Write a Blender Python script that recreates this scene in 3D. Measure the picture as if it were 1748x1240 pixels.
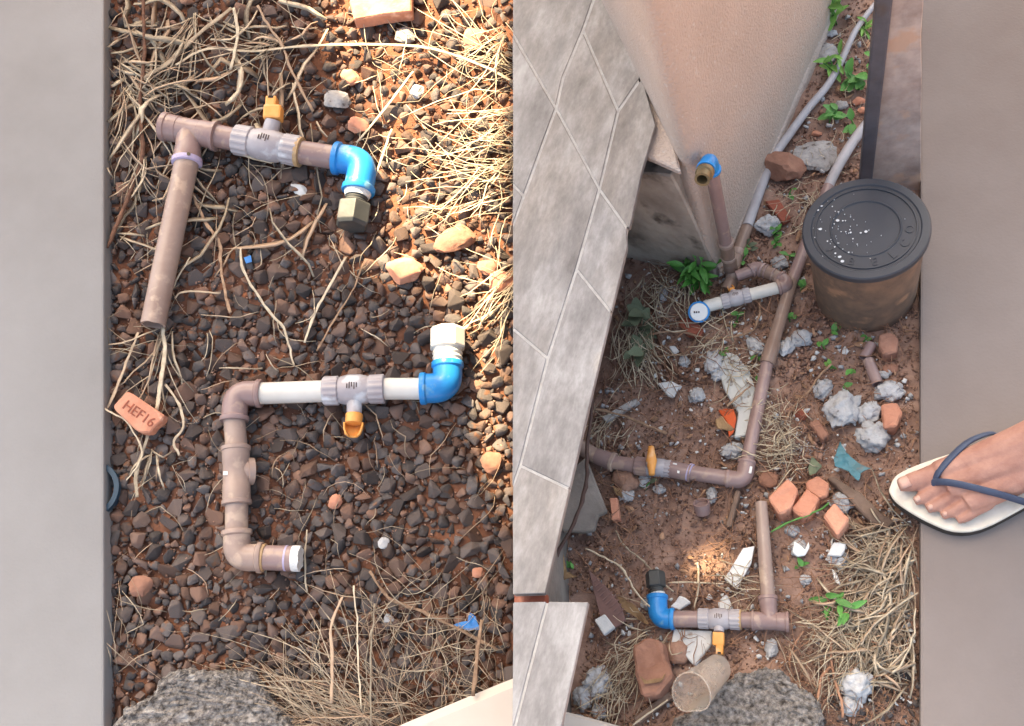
import bpy, bmesh, math, random
import numpy as np
from mathutils import Vector, Matrix, noise

random.seed(7)
for o in list(bpy.data.objects):
    bpy.data.objects.remove(o)
scene = bpy.context.scene
COL = scene.collection

# ------------------------------------------------------------------ camera
F = 1745.0                      # focal length in photo pixels
PX, PY = 874.0, 620.0           # photo centre
NX, NY = 1470.0, 1595.0         # where plumb lines meet in the photo
HC = 1.55                       # eye height
n = Vector((NX - PX, NY - PY, F)).normalized()      # down, in camera axes (x right, y down, z forward)
zc = Vector((0, 0, 1))
Yc = (zc - n * zc.dot(n)).normalized()              # world +Y in camera axes
Zc = -n
Xc = Yc.cross(Zc)
# right handed flip: camera axes (right, down, forward) are right handed
def c2w(v):
    return Vector((v.dot(Xc), v.dot(Yc), v.dot(Zc)))
EYE = Vector((0, 0, HC))
cam_r, cam_d, cam_f = c2w(Vector((1, 0, 0))), c2w(Vector((0, 1, 0))), c2w(Vector((0, 0, 1)))
cd = bpy.data.cameras.new('camera')
cd.sensor_width = 36.0
cd.sensor_fit = 'HORIZONTAL'
cd.lens = F / 1748.0 * 36.0
cd.clip_start = 0.02
cd.clip_end = 500
cam = bpy.data.objects.new('camera', cd)
mw = Matrix((cam_r, -cam_d, -cam_f)).transposed().to_4x4()
mw.translation = EYE
cam.matrix_world = mw
COL.objects.link(cam)
scene.camera = cam

def ray(x, y):
    return c2w(Vector((x - PX, y - PY, F)))
def G(x, y, z=0.0):
    d = ray(x, y)
    return EYE + d * ((z - HC) / d.z)
def onplane(x, y, p0, nn):
    d = ray(x, y)
    return EYE + d * ((p0 - EYE).dot(nn) / d.dot(nn))
def proj(p):
    v = Vector(p) - EYE
    return PX + F * v.dot(cam_r) / v.dot(cam_f), PY + F * v.dot(cam_d) / v.dot(cam_f)
def mpp(p):                      # metres for one photo pixel at point p
    return (Vector(p) - EYE).dot(cam_f) / F

# ------------------------------------------------------------------ light
UPR = Vector((0.20, 1.0, 0)).normalized()
SUN_EL = math.radians(61)
SUN = (UPR * math.cos(SUN_EL) + Vector((0, 0, math.sin(SUN_EL)))).normalized()   # towards the sun
w = bpy.data.worlds.new('World'); scene.world = w; w.use_nodes = True
nt = w.node_tree
bg = nt.nodes['Background']
sky = nt.nodes.new('ShaderNodeTexSky')
sky.sky_type = 'NISHITA'
sky.sun_disc = False
sky.sun_elevation = SUN_EL
sky.sun_rotation = math.atan2(SUN.x, SUN.y)
sky.air_density = 0.8
sky.dust_density = 4.0
sky.ozone_density = 0.6
nt.links.new(sky.outputs[0], bg.inputs[0])
bg.inputs[1].default_value = 0.075
sl = bpy.data.lights.new('sun', 'SUN')
sl.energy = 3.3
sl.angle = math.radians(0.55)
sl.color = (1.0, 0.83, 0.62)
so = bpy.data.objects.new('sun', sl)
so.rotation_euler = (-SUN).to_track_quat('-Z', 'Y').to_euler()
so.location = SUN * 20
COL.objects.link(so)
vs = scene.view_settings
vs.view_transform = 'Standard'
vs.look = 'None'
vs.gamma = 1.0
vs.use_curve_mapping = False
vs.exposure = 3.12
vs.use_white_balance = True
vs.white_balance_temperature = 7900
vs.white_balance_tint = 5

# ------------------------------------------------------------------ helpers
def lin(r, g, b):
    f = lambda c: (c / 255 / 12.92) if c <= 10 else ((c / 255 + 0.055) / 1.055) ** 2.4
    return (f(r), f(g), f(b), 1)
MATS = {}
def M(name, base, var=None, rough=0.6, scale=30, bump=0.2, bscale=None, metal=0.0, rnd=0.0, spots=None,
      spot_scale=20, spot_amt=0.6, stretch=None, spec=0.4, trans=0.0, ior=1.45, coat=0.0, detail=6, bdist=0.004, alpha=1.0, hue=None):
    m = bpy.data.materials.new(name); m.use_nodes = True
    t = m.node_tree; N = t.nodes; L = t.links
    b = N['Principled BSDF']
    tc = N.new('ShaderNodeTexCoord')
    co = tc.outputs['Object']
    if stretch:
        mp = N.new('ShaderNodeMapping'); mp.inputs['Scale'].default_value = stretch
        if len(stretch) == 3 and name in ROT: mp.inputs['Rotation'].default_value = ROT[name]
        L.new(co, mp.inputs[0]); co = mp.outputs[0]
    no = N.new('ShaderNodeTexNoise'); no.inputs['Scale'].default_value = scale; no.inputs['Detail'].default_value = detail
    no.inputs['Roughness'].default_value = 0.62
    L.new(co, no.inputs['Vector'])
    rp = N.new('ShaderNodeValToRGB')
    rp.color_ramp.elements[0].position = 0.34; rp.color_ramp.elements[1].position = 0.66
    rp.color_ramp.elements[0].color = base; rp.color_ramp.elements[1].color = var or base
    L.new(no.outputs['Fac'], rp.inputs[0])
    col = rp.outputs[0]
    if spots:
        n2 = N.new('ShaderNodeTexNoise'); n2.inputs['Scale'].default_value = spot_scale; n2.inputs['Detail'].default_value = 5
        L.new(tc.outputs['Object'], n2.inputs['Vector'])
        r2 = N.new('ShaderNodeValToRGB'); r2.color_ramp.elements[0].position = spot_amt; r2.color_ramp.elements[1].position = min(1, spot_amt + 0.09)
        L.new(n2.outputs['Fac'], r2.inputs[0])
        mx = N.new('ShaderNodeMixRGB'); L.new(r2.outputs[0], mx.inputs[0]); L.new(col, mx.inputs[1]); mx.inputs[2].default_value = spots
        col = mx.outputs[0]
    if rnd or hue:
        ge = N.new('ShaderNodeNewGeometry'); oi = N.new('ShaderNodeObjectInfo')
        ad = N.new('ShaderNodeMath'); ad.operation = 'ADD'
        L.new(ge.outputs['Random Per Island'], ad.inputs[0]); L.new(oi.outputs['Random'], ad.inputs[1])
        fr = N.new('ShaderNodeMath'); fr.operation = 'FRACT'; L.new(ad.outputs[0], fr.inputs[0])
        if hue:
            wn = N.new('ShaderNodeTexWhiteNoise'); wn.noise_dimensions = '1D'; L.new(fr.outputs[0], wn.inputs['W'])
            r3 = N.new('ShaderNodeValToRGB'); r3.color_ramp.elements[0].position = 0.5; r3.color_ramp.elements[1].position = 0.95
            L.new(wn.outputs['Value'], r3.inputs[0])
            m3 = N.new('ShaderNodeMixRGB'); L.new(r3.outputs[0], m3.inputs[0]); L.new(col, m3.inputs[1]); m3.inputs[2].default_value = hue
            col = m3.outputs[0]
        if rnd:
            mr = N.new('ShaderNodeMapRange'); mr.inputs[3].default_value = 1 - rnd; mr.inputs[4].default_value = 1 + rnd
            L.new(fr.outputs[0], mr.inputs[0])
            mu = N.new('ShaderNodeMixRGB'); mu.blend_type = 'MULTIPLY'; mu.inputs[0].default_value = 1
            L.new(col, mu.inputs[1]); L.new(mr.outputs[0], mu.inputs[2]); col = mu.outputs[0]
    L.new(col, b.inputs['Base Color'])
    b.inputs['Roughness'].default_value = rough
    b.inputs['Metallic'].default_value = metal
    b.inputs['Specular IOR Level'].default_value = spec
    b.inputs['Transmission Weight'].default_value = trans
    b.inputs['IOR'].default_value = ior
    b.inputs['Coat Weight'].default_value = coat
    b.inputs['Alpha'].default_value = alpha
    if bump:
        nb = N.new('ShaderNodeTexNoise'); nb.inputs['Scale'].default_value = bscale or scale * 4; nb.inputs['Detail'].default_value = 5
        L.new(tc.outputs['Object'], nb.inputs['Vector'])
        bp = N.new('ShaderNodeBump'); bp.inputs['Strength'].default_value = bump; bp.inputs['Distance'].default_value = bdist
        L.new(nb.outputs['Fac'], bp.inputs['Height']); L.new(bp.outputs[0], b.inputs['Normal'])
    MATS[name] = m
    return m
ROT = {}

def setp(o, label=None, cat=None, group=None, kind=None):
    if label: o['label'] = label
    if cat: o['category'] = cat
    if group: o['group'] = group
    if kind: o['kind'] = kind
    return o
def mesh_of(name, verts, faces, mat, smooth=False):
    me = bpy.data.meshes.new(name)
    me.from_pydata([tuple(v) for v in verts], [], faces)
    if mat: me.materials.append(MATS[mat] if isinstance(mat, str) else mat)
    if smooth: me.polygons.foreach_set('use_smooth', [True] * len(me.polygons))
    me.update()
    return me
def thing(name, loc, label, cat, group=None):
    o = bpy.data.objects.new(name, None); COL.objects.link(o)
    o.empty_display_size = 0.05
    o.location = loc
    o['_l'] = 0; del o['_l']
    return setp(o, label, cat, group)
def put(name, verts, faces, mat, parent=None, smooth=False, label=None, cat=None, group=None, kind=None, auto=None):
    """one mesh object; verts in world metres"""
    verts = [Vector(v) for v in verts]
    if parent is not None:
        off = wloc(parent)
    else:
        c = sum(verts, Vector()) / len(verts)
        off = Vector((c.x, c.y, min(v.z for v in verts)))
    me = mesh_of(name, [v - off for v in verts], faces, mat, smooth)
    if auto: 
        me.polygons.foreach_set('use_smooth', [True] * len(me.polygons))
        me.set_sharp_from_angle(angle=math.radians(auto))
    o = bpy.data.objects.new(name, me); COL.objects.link(o)
    if parent is not None: o.parent = parent
    else: o.location = off
    return setp(o, label, cat, group, kind)
def wloc(o):
    v = Vector(o.location)
    while o.parent is not None:
        o = o.parent; v = v + Vector(o.location)
    return v

def frame(d):
    d = Vector(d).normalized()
    u = d.cross(Vector((0, 0, 1)))
    if u.length < 0.05: u = d.cross(Vector((0, 1, 0)))
    u.normalize()
    return d, u, d.cross(u)
def rev(A, B, prof, n=20, poly=None, jit=0.0, caps=True):
    """surface of revolution about A->B; prof = [(fraction, radius)]"""
    A, B = Vector(A), Vector(B); d, u, v = frame(B - A); Ln = (B - A).length
    vs_, fs = [], []
    k = n
    for (t, r) in prof:
        for i in range(k):
            a = 2 * math.pi * i / k
            j = jit * Ln * (noise.noise(Vector((math.cos(a) * 2, math.sin(a) * 2, t * 3)))) if t > 0.98 else 0
            vs_.append(A + d * (t * Ln + j) + (u * math.cos(a) + v * math.sin(a)) * r)
    for s in range(len(prof) - 1):
        for i in range(k):
            a0, a1 = s * k + i, s * k + (i + 1) % k
            fs.append((a0, a1, a1 + k, a0 + k))
    if caps:
        fs.append(tuple(reversed(range(k))))
        fs.append(tuple((len(prof) - 1) * k + i for i in range(k)))
    return vs_, fs
def tube(pts, rad, n=16, cap=True, flat=1.0):
    pts = [Vector(p) for p in pts]
    if not isinstance(rad, (list, tuple)): rad = [rad] * len(pts)
    vs_, fs = [], []
    u = None
    for i, p in enumerate(pts):
        d = (pts[min(i + 1, len(pts) - 1)] - pts[max(i - 1, 0)])
        if d.length < 1e-9: d = Vector((0, 0, 1))
        d.normalize()
        if u is None: _, u, v = frame(d)
        u = (u - d * u.dot(d)).normalized(); v = d.cross(u)
        for k in range(n):
            a = 2 * math.pi * k / n
            vs_.append(p + u * math.cos(a) * rad[i] + v * math.sin(a) * rad[i] * flat)
    for s in range(len(pts) - 1):
        for k in range(n):
            a0, a1 = s * n + k, s * n + (k + 1) % n
            fs.append((a0, a1, a1 + n, a0 + n))
    if cap:
        fs.append(tuple(reversed(range(n)))); fs.append(tuple((len(pts) - 1) * n + k for k in range(n)))
    return vs_, fs
def merge(*vf):
    V, Fc = [], []
    for v, f in vf:
        o = len(V); V += list(v); Fc += [tuple(i + o for i in q) for q in f]
    return V, Fc
def smooth_path(pts, k=6):
    """Catmull-Rom through pts"""
    pts = [Vector(p) for p in pts]; out = []
    P = [pts[0]] + pts + [pts[-1]]
    for i in range(1, len(P) - 2):
        for j in range(k):
            t = j / k
            a, b, c, d = P[i - 1], P[i], P[i + 1], P[i + 2]
            out.append(0.5 * ((2 * b) + (c - a) * t + (2 * a - 5 * b + 4 * c - d) * t * t + (3 * b - a - 3 * c + d) * t ** 3))
    out.append(pts[-1])
    return out
def prism(top, down, taper=1.0):
    """closed solid from a loop of points and a thickness vector"""
    top = [Vector(p) for p in top]; k = len(top)
    c = sum(top, Vector()) / k
    bot = [c + (p - c) * taper + Vector(down) for p in top]
    fs = [tuple(range(k)), tuple(reversed(range(k, 2 * k)))]
    for i in range(k): fs.append((i, i + k, (i + 1) % k + k, (i + 1) % k))
    return top + bot, fs
def fixn(o, bev=0.0, seg=1, sub=0, disp=0.0, dscale=20, auto=None):
    """recalc normals, bevel and roughen a mesh object's data"""
    me = o.data; bm = bmesh.new(); bm.from_mesh(me)
    bmesh.ops.recalc_face_normals(bm, faces=bm.faces)
    if bev: bmesh.ops.bevel(bm, geom=list(bm.edges), offset=bev, segments=seg, affect='EDGES', profile=0.6, clamp_overlap=True)
    if sub:
        bmesh.ops.triangulate(bm, faces=[f for f in bm.faces if len(f.verts) > 4])
        bmesh.ops.subdivide_edges(bm, edges=list(bm.edges), cuts=sub, use_grid_fill=True)
    if disp:
        bm.normal_update(); s = Vector((hash(o.name) % 97, 3.1, 7.7))
        for v in bm.verts:
            v.co += v.normal * disp * (noise.noise(v.co * dscale + s) + 0.6 * noise.noise(v.co * dscale * 2.7 + s))
    bm.to_mesh(me); bm.free()
    me.polygons.foreach_set('use_smooth', [True] * len(me.polygons)) if auto else None
    if auto: me.set_sharp_from_angle(angle=math.radians(auto))
    me.update()
    return o

# surfaces: the level yard (R) and the gravel bank on the left (L)
HP = 0.34                                      # patio height
bA, bB, bC = G(874, 1240, 0.02), G(874, 0, 0.27), G(177, 0, 0.47)
BN = (bA - bB).cross(bC - bB).normalized()
if BN.z < 0: BN = -BN
ZUP = Vector((0, 0, 1))
def S(side, x, y, h=0.0):
    return onplane(x, y, bA + BN * h, BN) if side == 'L' else G(x, y, h)
def nrm(side): return BN if side == 'L' else ZUP
def px2m(side, x, y): return mpp(S(side, x, y))
def bank_z(x, y):                              # height of the bank plane above world point
    return bA.z - (BN.x * (x - bA.x) + BN.y * (y - bA.y)) / BN.z

# ------------------------------------------------------------------ materials
SOIL = M('soil', lin(166, 138, 124), lin(132, 104, 92), rough=0.95, scale=22, bump=0.6, bscale=160, spots=lin(164, 134, 118), spot_scale=48, spot_amt=0.60, spec=0.1)
M('bank_soil', lin(132, 90, 70), lin(90, 62, 52), rough=0.95, scale=16, bump=0.6, bscale=170, spots=lin(140, 90, 66), spot_scale=40, spot_amt=0.62, spec=0.1)
M('clod', lin(158, 126, 110), lin(122, 94, 82), rough=0.95, scale=60, bump=0.5, rnd=0.35, spec=0.1)
M('gravel', lin(98, 91, 89), lin(80, 75, 74), rough=0.85, scale=45, bump=0.45, bscale=190, rnd=0.38, spots=lin(112, 82, 66), spot_scale=60, spot_amt=0.56, hue=lin(118, 92, 80), spec=0.2)
M('straw', lin(186, 172, 150), lin(142, 127, 110), rough=0.7, scale=60, bump=0.1, rnd=0.35, spec=0.25, hue=lin(168, 142, 120))
M('straw_pale', lin(208, 194, 170), lin(172, 156, 134), rough=0.65, scale=70, bump=0.15, rnd=0.2, spec=0.3)
M('root', lin(168, 128, 104), lin(128, 94, 76), rough=0.8, scale=60, bump=0.3, rnd=0.3, spec=0.2)
M('bark', lin(116, 84, 68), lin(80, 60, 52), rough=0.85, scale=70, bump=0.5, rnd=0.15, spec=0.2)
M('twig', lin(168, 140, 116), lin(126, 100, 82), rough=0.8, scale=70, bump=0.4, rnd=0.15, spec=0.2)
PV = lin(150, 128, 125)
M('pvc_brown', PV, lin(136, 112, 108), rough=0.27, scale=14, bump=0.08, bscale=90, spots=lin(164, 140, 128), spot_scale=40, spot_amt=0.56, spec=0.5)
M('pvc_tan', lin(164, 144, 134), lin(146, 124, 114), rough=0.27, scale=12, bump=0.08, bscale=90, spots=lin(178, 156, 140), spot_scale=40, spot_amt=0.56)
M('pvc_dusty', lin(146, 124, 112), lin(126, 104, 93), rough=0.27, scale=12, bump=0.1, spots=lin(150, 134, 126), spot_scale=16, spot_amt=0.56)
M('pvc_white', lin(214, 212, 206), lin(200, 196, 188), rough=0.27, scale=10, bump=0.06, spots=lin(188, 156, 122), spot_scale=22, spot_amt=0.66)
M('pvc_grey', lin(174, 171, 175), lin(156, 150, 154), rough=0.27, scale=16, bump=0.08, spots=lin(192, 196, 202), spot_scale=20, spot_amt=0.6)
M('conduit_grey', lin(176, 174, 178), lin(150, 144, 146), rough=0.5, scale=14, bump=0.1, spots=lin(130, 112, 100), spot_scale=18, spot_amt=0.62)
M('pvc_blue', lin(28, 136, 204), lin(22, 122, 190), rough=0.32, scale=18, bump=0.05, spots=lin(110, 160, 190), spot_scale=34, spot_amt=0.60)
M('orange_lever', lin(232, 166, 96), lin(220, 144, 66), rough=0.4, scale=30, bump=0.08, spots=lin(232, 178, 128), spot_scale=40, spot_amt=0.58)
M('black_cap', lin(72, 74, 74), lin(58, 60, 60), rough=0.5, scale=30, bump=0.1, spots=lin(104, 96, 80), spot_scale=18, spot_amt=0.6)
M('tape', lin(226, 228, 226), lin(206, 208, 206), rough=0.7, scale=80, bump=0.6)
M('glue', lin(186, 176, 206), lin(170, 160, 190), rough=0.4, scale=80, bump=0.3)
M('amber_glue', lin(196, 164, 120), lin(160, 130, 100), rough=0.4, scale=80, bump=0.3)
M('print', lin(58, 46, 48), lin(84, 66, 66), rough=0.6, scale=200, bump=0)
M('brass', lin(140, 122, 92), lin(112, 98, 78), rough=0.45, metal=0.6, scale=30, bump=0.1)
M('hollow_shade', lin(48, 46, 44), lin(36, 34, 34), rough=0.9, bump=0)  # dark colour standing in for the shade inside the lever slot
M('stucco', lin(184, 168, 158), lin(174, 158, 147), rough=0.9, scale=5, bump=0.8, bscale=230, spots=lin(186, 177, 170), spot_scale=90, spot_amt=0.62, spec=0.15, bdist=0.005)
M('old_cement', lin(140, 131, 124), lin(104, 97, 92), rough=0.92, scale=12, bump=0.6, bscale=90, spots=lin(140, 130, 120), spot_scale=24, spot_amt=0.62, spec=0.1)
M('riser_cement', lin(176, 166, 156), lin(128, 118, 110), rough=0.92, scale=9, bump=0.7, bscale=70, spots=lin(96, 88, 82), spot_scale=14, spot_amt=0.58, spec=0.1)
M('grout', lin(178, 175, 172), lin(158, 154, 150), rough=0.9, scale=60, bump=0.4, spec=0.1)
M('cement_grey', lin(176, 174, 172), lin(142, 138, 136), rough=0.95, scale=34, bump=0.8, bscale=130, spots=lin(96, 88, 84), spot_scale=70, spot_amt=0.60, rnd=0.1, spec=0.1)
M('mortar', lin(186, 188, 190), lin(150, 150, 152), rough=0.95, scale=40, bump=0.9, bscale=150, spots=lin(104, 96, 92), spot_scale=80, spot_amt=0.62, rnd=0.12, spec=0.1)
M('coarse_concrete', lin(164, 158, 153), lin(70, 65, 62), rough=0.95, scale=120, bump=1.0, bscale=260, spots=lin(176, 172, 168), spot_scale=34, spot_amt=0.62, spec=0.1, bdist=0.008)
M('terracotta', lin(204, 148, 124), lin(180, 122, 100), rough=0.88, scale=26, bump=0.4, bscale=120, spots=lin(214, 168, 146), spot_scale=30, spot_amt=0.6, rnd=0.12, spec=0.15)
M('terracotta_red', lin(156, 92, 76), lin(132, 76, 62), rough=0.88, scale=24, bump=0.4, bscale=120, spots=lin(176, 120, 100), spot_scale=26, spot_amt=0.62, rnd=0.1, spec=0.15)
M('terracotta_dirty', lin(164, 122, 104), lin(128, 92, 78), rough=0.9, scale=22, bump=0.5, bscale=110, spots=lin(170, 126, 102), spot_scale=24, spot_amt=0.6, rnd=0.1, spec=0.15)
M('white_glaze', lin(228, 230, 228), lin(216, 218, 218), rough=0.25, scale=10, bump=0.05, spec=0.5)
M('plaster_white', lin(208, 210, 210), lin(186, 188, 188), rough=0.8, scale=30, bump=0.4, spots=lin(150, 140, 132), spot_scale=40, spot_amt=0.64)
M('plastic_pale', lin(192, 196, 194), lin(176, 178, 176), rough=0.5, scale=10, bump=0.15, spots=lin(110, 96, 86), spot_scale=60, spot_amt=0.60)
M('rust', lin(196, 184, 178), lin(142, 128, 122), rough=0.85, scale=12, bump=0.4, bscale=60, spots=lin(188, 160, 142), spot_scale=16, spot_amt=0.56, spec=0.2)
M('dark_metal', lin(92, 92, 100), lin(74, 74, 80), rough=0.6, scale=20, bump=0.15, spots=lin(84, 72, 62), spot_scale=8, spot_amt=0.6)
M('can_side', lin(134, 108, 90), lin(92, 80, 72), rough=0.75, scale=22, bump=0.2, spots=lin(156, 122, 98), spot_scale=22, spot_amt=0.58)
M('lid_black', lin(62, 65, 72), lin(54, 57, 63), rough=0.48, scale=8, bump=0.06, spots=lin(92, 80, 76), spot_scale=9, spot_amt=0.66)
M('paint_fleck', lin(222, 224, 226), lin(206, 208, 210), rough=0.6, bump=0)
M('leaf', lin(94, 150, 78), lin(70, 124, 58), rough=0.5, scale=40, bump=0.15, rnd=0.3, spec=0.4)
M('leaf_dark', lin(80, 140, 62), lin(56, 112, 48), rough=0.45, scale=40, bump=0.15, rnd=0.3, spec=0.45)
M('leaf_light', lin(122, 168, 84), lin(96, 146, 66), rough=0.5, scale=40, bump=0.15, rnd=0.2, spec=0.4)
M('leaf_grey', lin(112, 122, 98), lin(86, 98, 78), rough=0.7, scale=40, bump=0.15, rnd=0.2)
M('dead_leaf', lin(160, 130, 96), lin(120, 94, 70), rough=0.8, scale=40, bump=0.4, rnd=0.2, spec=0.2)
M('blue_scrap', lin(30, 124, 196), lin(24, 104, 172), rough=0.4, scale=50, bump=0.3)
M('teal_scrap', lin(58, 122, 138), lin(76, 110, 116), rough=0.45, scale=30, bump=0.2, spots=lin(110, 104, 98), spot_scale=30, spot_amt=0.6)
M('navy_plastic', lin(34, 66, 86), lin(26, 52, 70), rough=0.35, scale=12, bump=0.05)
M('cream', lin(206, 196, 186), lin(198, 187, 176), rough=0.7, scale=6, bump=0.08)
M('apron_light', lin(143, 142, 142), lin(131, 129, 128), rough=0.9, scale=2.2, bump=0.15, bscale=220, detail=9, spec=0.15)
M('apron_taupe', lin(131, 123, 120), lin(118, 108, 104), rough=0.9, scale=2.2, bump=0.15, bscale=220, detail=9, spec=0.15)
M('orange_shard', lin(214, 96, 54), lin(190, 80, 46), rough=0.4, scale=30, bump=0.1)
M('wood_grey', lin(132, 112, 100), lin(86, 72, 64), rough=0.9, scale=14, bump=0.8, bscale=50, stretch=(1, 1, 1), spec=0.1)
M('skin', lin(186, 142, 126), lin(160, 114, 100), rough=0.55, scale=24, bump=0.2, bscale=300, spec=0.4)
M('nail', lin(204, 166, 150), lin(192, 152, 138), rough=0.3, bump=0)
M('sandal_white', lin(226, 220, 208), lin(214, 206, 190), rough=0.6, scale=40, bump=0.15, spots=lin(180, 160, 130), spot_scale=50, spot_amt=0.66)
M('sandal_sole', lin(70, 62, 58), lin(58, 52, 48), rough=0.8, scale=40, bump=0.1)
M('strap', lin(70, 82, 104), lin(60, 70, 92), rough=0.5, scale=40, bump=0.1)
M('shorts', lin(60, 68, 84), lin(48, 56, 70), rough=0.9, scale=60, bump=0.3)
M('cup', lin(206, 196, 184), lin(184, 172, 158), rough=0.3, scale=24, bump=0.1, alpha=0.38)
M('cable', lin(84, 64, 58), lin(70, 52, 46), rough=0.6, scale=40, bump=0.2)
M('occluder_sheet', lin(170, 166, 160), lin(150, 146, 140), rough=0.9, scale=6, bump=0.2)  # for the added overhead sheets that cast shade
M('tile_brown', lin(126, 96, 90), lin(110, 84, 80), rough=0.6, scale=30, bump=0.2)

# patio tile: streaks along the plank, whole tiles leaning to beige or grey
def tile_mat():
    m = bpy.data.materials.new('patio_tile'); m.use_nodes = True
    t = m.node_tree; N = t.nodes; L = t.links; b = N['Principled BSDF']
    tc = N.new('ShaderNodeTexCoord')
    dv = (G(888, 795, HP) - G(984, 460, HP)); ang = math.atan2(dv.y, dv.x)
    oi = N.new('ShaderNodeObjectInfo')
    mp = N.new('ShaderNodeMapping'); mp.inputs['Rotation'].default_value = (0, 0, -ang)
    L.new(tc.outputs['Object'], mp.inputs[0])
    cx = N.new('ShaderNodeCombineXYZ')
    mm = N.new('ShaderNodeMath'); mm.operation = 'MULTIPLY'; mm.inputs[1].default_value = 37; L.new(oi.outputs['Random'], mm.inputs[0])
    L.new(mm.outputs[0], cx.inputs[2]); va = N.new('ShaderNodeVectorMath'); L.new(mp.outputs[0], va.inputs[0]); L.new(cx.outputs[0], va.inputs[1])
    m2 = N.new('ShaderNodeMapping'); m2.inputs['Scale'].default_value = (0.42, 1, 1); L.new(va.outputs[0], m2.inputs[0])
    def noise_(sc, det, src, rough=0.65):
        q = N.new('ShaderNodeTexNoise'); q.inputs['Scale'].default_value = sc; q.inputs['Detail'].default_value = det
        q.inputs['Roughness'].default_value = rough; L.new(src, q.inputs['Vector']); return q.outputs['Fac']
    a = noise_(20, 8, m2.outputs[0], 0.72)
    r = N.new('ShaderNodeValToRGB'); e = r.color_ramp.elements
    e[0].position = 0.30; e[0].color = lin(96, 93, 94); e[1].position = 0.68; e[1].color = lin(160, 158, 158)
    q = e.new(0.5); q.color = lin(130, 127, 127)
    L.new(a, r.inputs[0])
    warm = N.new('ShaderNodeMixRGB'); warm.blend_type = 'MULTIPLY'; warm.inputs[2].default_value = (1.0, 0.92, 0.84, 1)
    wv = noise_(9, 4, m2.outputs[0])
    wr = N.new('ShaderNodeMapRange'); wr.inputs[1].default_value = 0.45; wr.inputs[2].default_value = 0.85
    sm = N.new('ShaderNodeMath'); L.new(wv, sm.inputs[0])
    om = N.new('ShaderNodeMapRange'); om.inputs[3].default_value = -0.30; om.inputs[4].default_value = 0.30; L.new(oi.outputs['Random'], om.inputs[0])
    L.new(om.outputs[0], sm.inputs[1]); L.new(sm.outputs[0], wr.inputs[0]); L.new(wr.outputs[0], warm.inputs[0]); L.new(r.outputs[0], warm.inputs[1])
    fine = noise_(140, 3, m2.outputs[0])
    fr = N.new('ShaderNodeMapRange'); fr.inputs[1].default_value = 0.3; fr.inputs[2].default_value = 0.7; fr.inputs[3].default_value = 0.86; fr.inputs[4].default_value = 1.08
    L.new(fine, fr.inputs[0])
    mu = N.new('ShaderNodeMixRGB'); mu.blend_type = 'MULTIPLY'; mu.inputs[0].default_value = 1; L.new(warm.outputs[0], mu.inputs[1]); L.new(fr.outputs[0], mu.inputs[2])
    L.new(mu.outputs[0], b.inputs['Base Color']); b.inputs['Roughness'].default_value = 0.55
    bp = N.new('ShaderNodeBump'); bp.inputs['Strength'].default_value = 0.25; bp.inputs['Distance'].default_value = 0.002
    L.new(a, bp.inputs['Height']); L.new(bp.outputs[0], b.inputs['Normal'])
    MATS['patio_tile'] = m
tile_mat()

# ------------------------------------------------------------------ setting
def grid_sheet(name, x0, x1, y0, y1, step, zf, mat):
    nx, ny = int((x1 - x0) / step) + 1, int((y1 - y0) / step) + 1
    xs = np.linspace(x0, x1, nx); ys = np.linspace(y0, y1, ny)
    V = [(x, y, zf(x, y)) for y in ys for x in xs]
    Fc = [(j * nx + i, j * nx + i + 1, (j + 1) * nx + i + 1, (j + 1) * nx + i) for j in range(ny - 1) for i in range(nx - 1)]
    me = mesh_of(name, V, Fc, mat, True)
    o = bpy.data.objects.new(name, me); COL.objects.link(o)
    return o
def fb(x, y, s): return noise.noise(Vector((x * s, y * s, 3.3)))
def yard_z(x, y):
    z = 0.006 * fb(x, y, 6) + 0.005 * fb(x, y, 19) + 0.004 * fb(x, y, 47) + 0.003 * abs(fb(x, y, 110))
    return z - 0.004
yard = setp(grid_sheet('ground', -0.35, 1.75, -0.25, 1.95, 0.0075, yard_z, 'soil'), kind='structure')
far = setp(put('ground', [(-60, -60, -0.06), (60, -60, -0.06), (60, 60, -0.06), (-60, 60, -0.06)], [(0, 1, 2, 3)], 'soil'), kind='structure')

# the bank, in its own tilted axes so it follows the slope beyond the frame
seam0, seam1 = S('L', 930, 1500), S('L', 930, -350)
def bank_mesh():
    V, Fc = [], []
    xs = list(range(-260, 931, 7)); ys = list(range(-320, 1480, 7))
    for y in ys:
        for x in xs:
            p = S('L', x, y)
            h = 0.007 * fb(p.x, p.y, 7) + 0.005 * fb(p.x, p.y, 23) + 0.003 * fb(p.x, p.y, 70)
            edge = min(1.0, (x + 260) / 120, (930 - x) / 20 if x > 910 else 1.0, (y + 320) / 120, (1473 - y) / 80)
            p = p + BN * (h - 0.004)
            if edge < 1: p.z = p.z * edge + (-0.05) * (1 - edge)
            V.append(p)
    k = len(xs)
    for j in range(len(ys) - 1):
        for i in range(k - 1): Fc.append((j * k + i, j * k + i + 1, (j + 1) * k + i + 1, (j + 1) * k + i))
    return V, Fc
bv, bf = bank_mesh()
bank = setp(put('gravel_bank', bv, bf, 'bank_soil', smooth=True), 'reddish soil bank covered with crushed stone beside the tiled patio', kind='structure')
fixn(bank)

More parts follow.
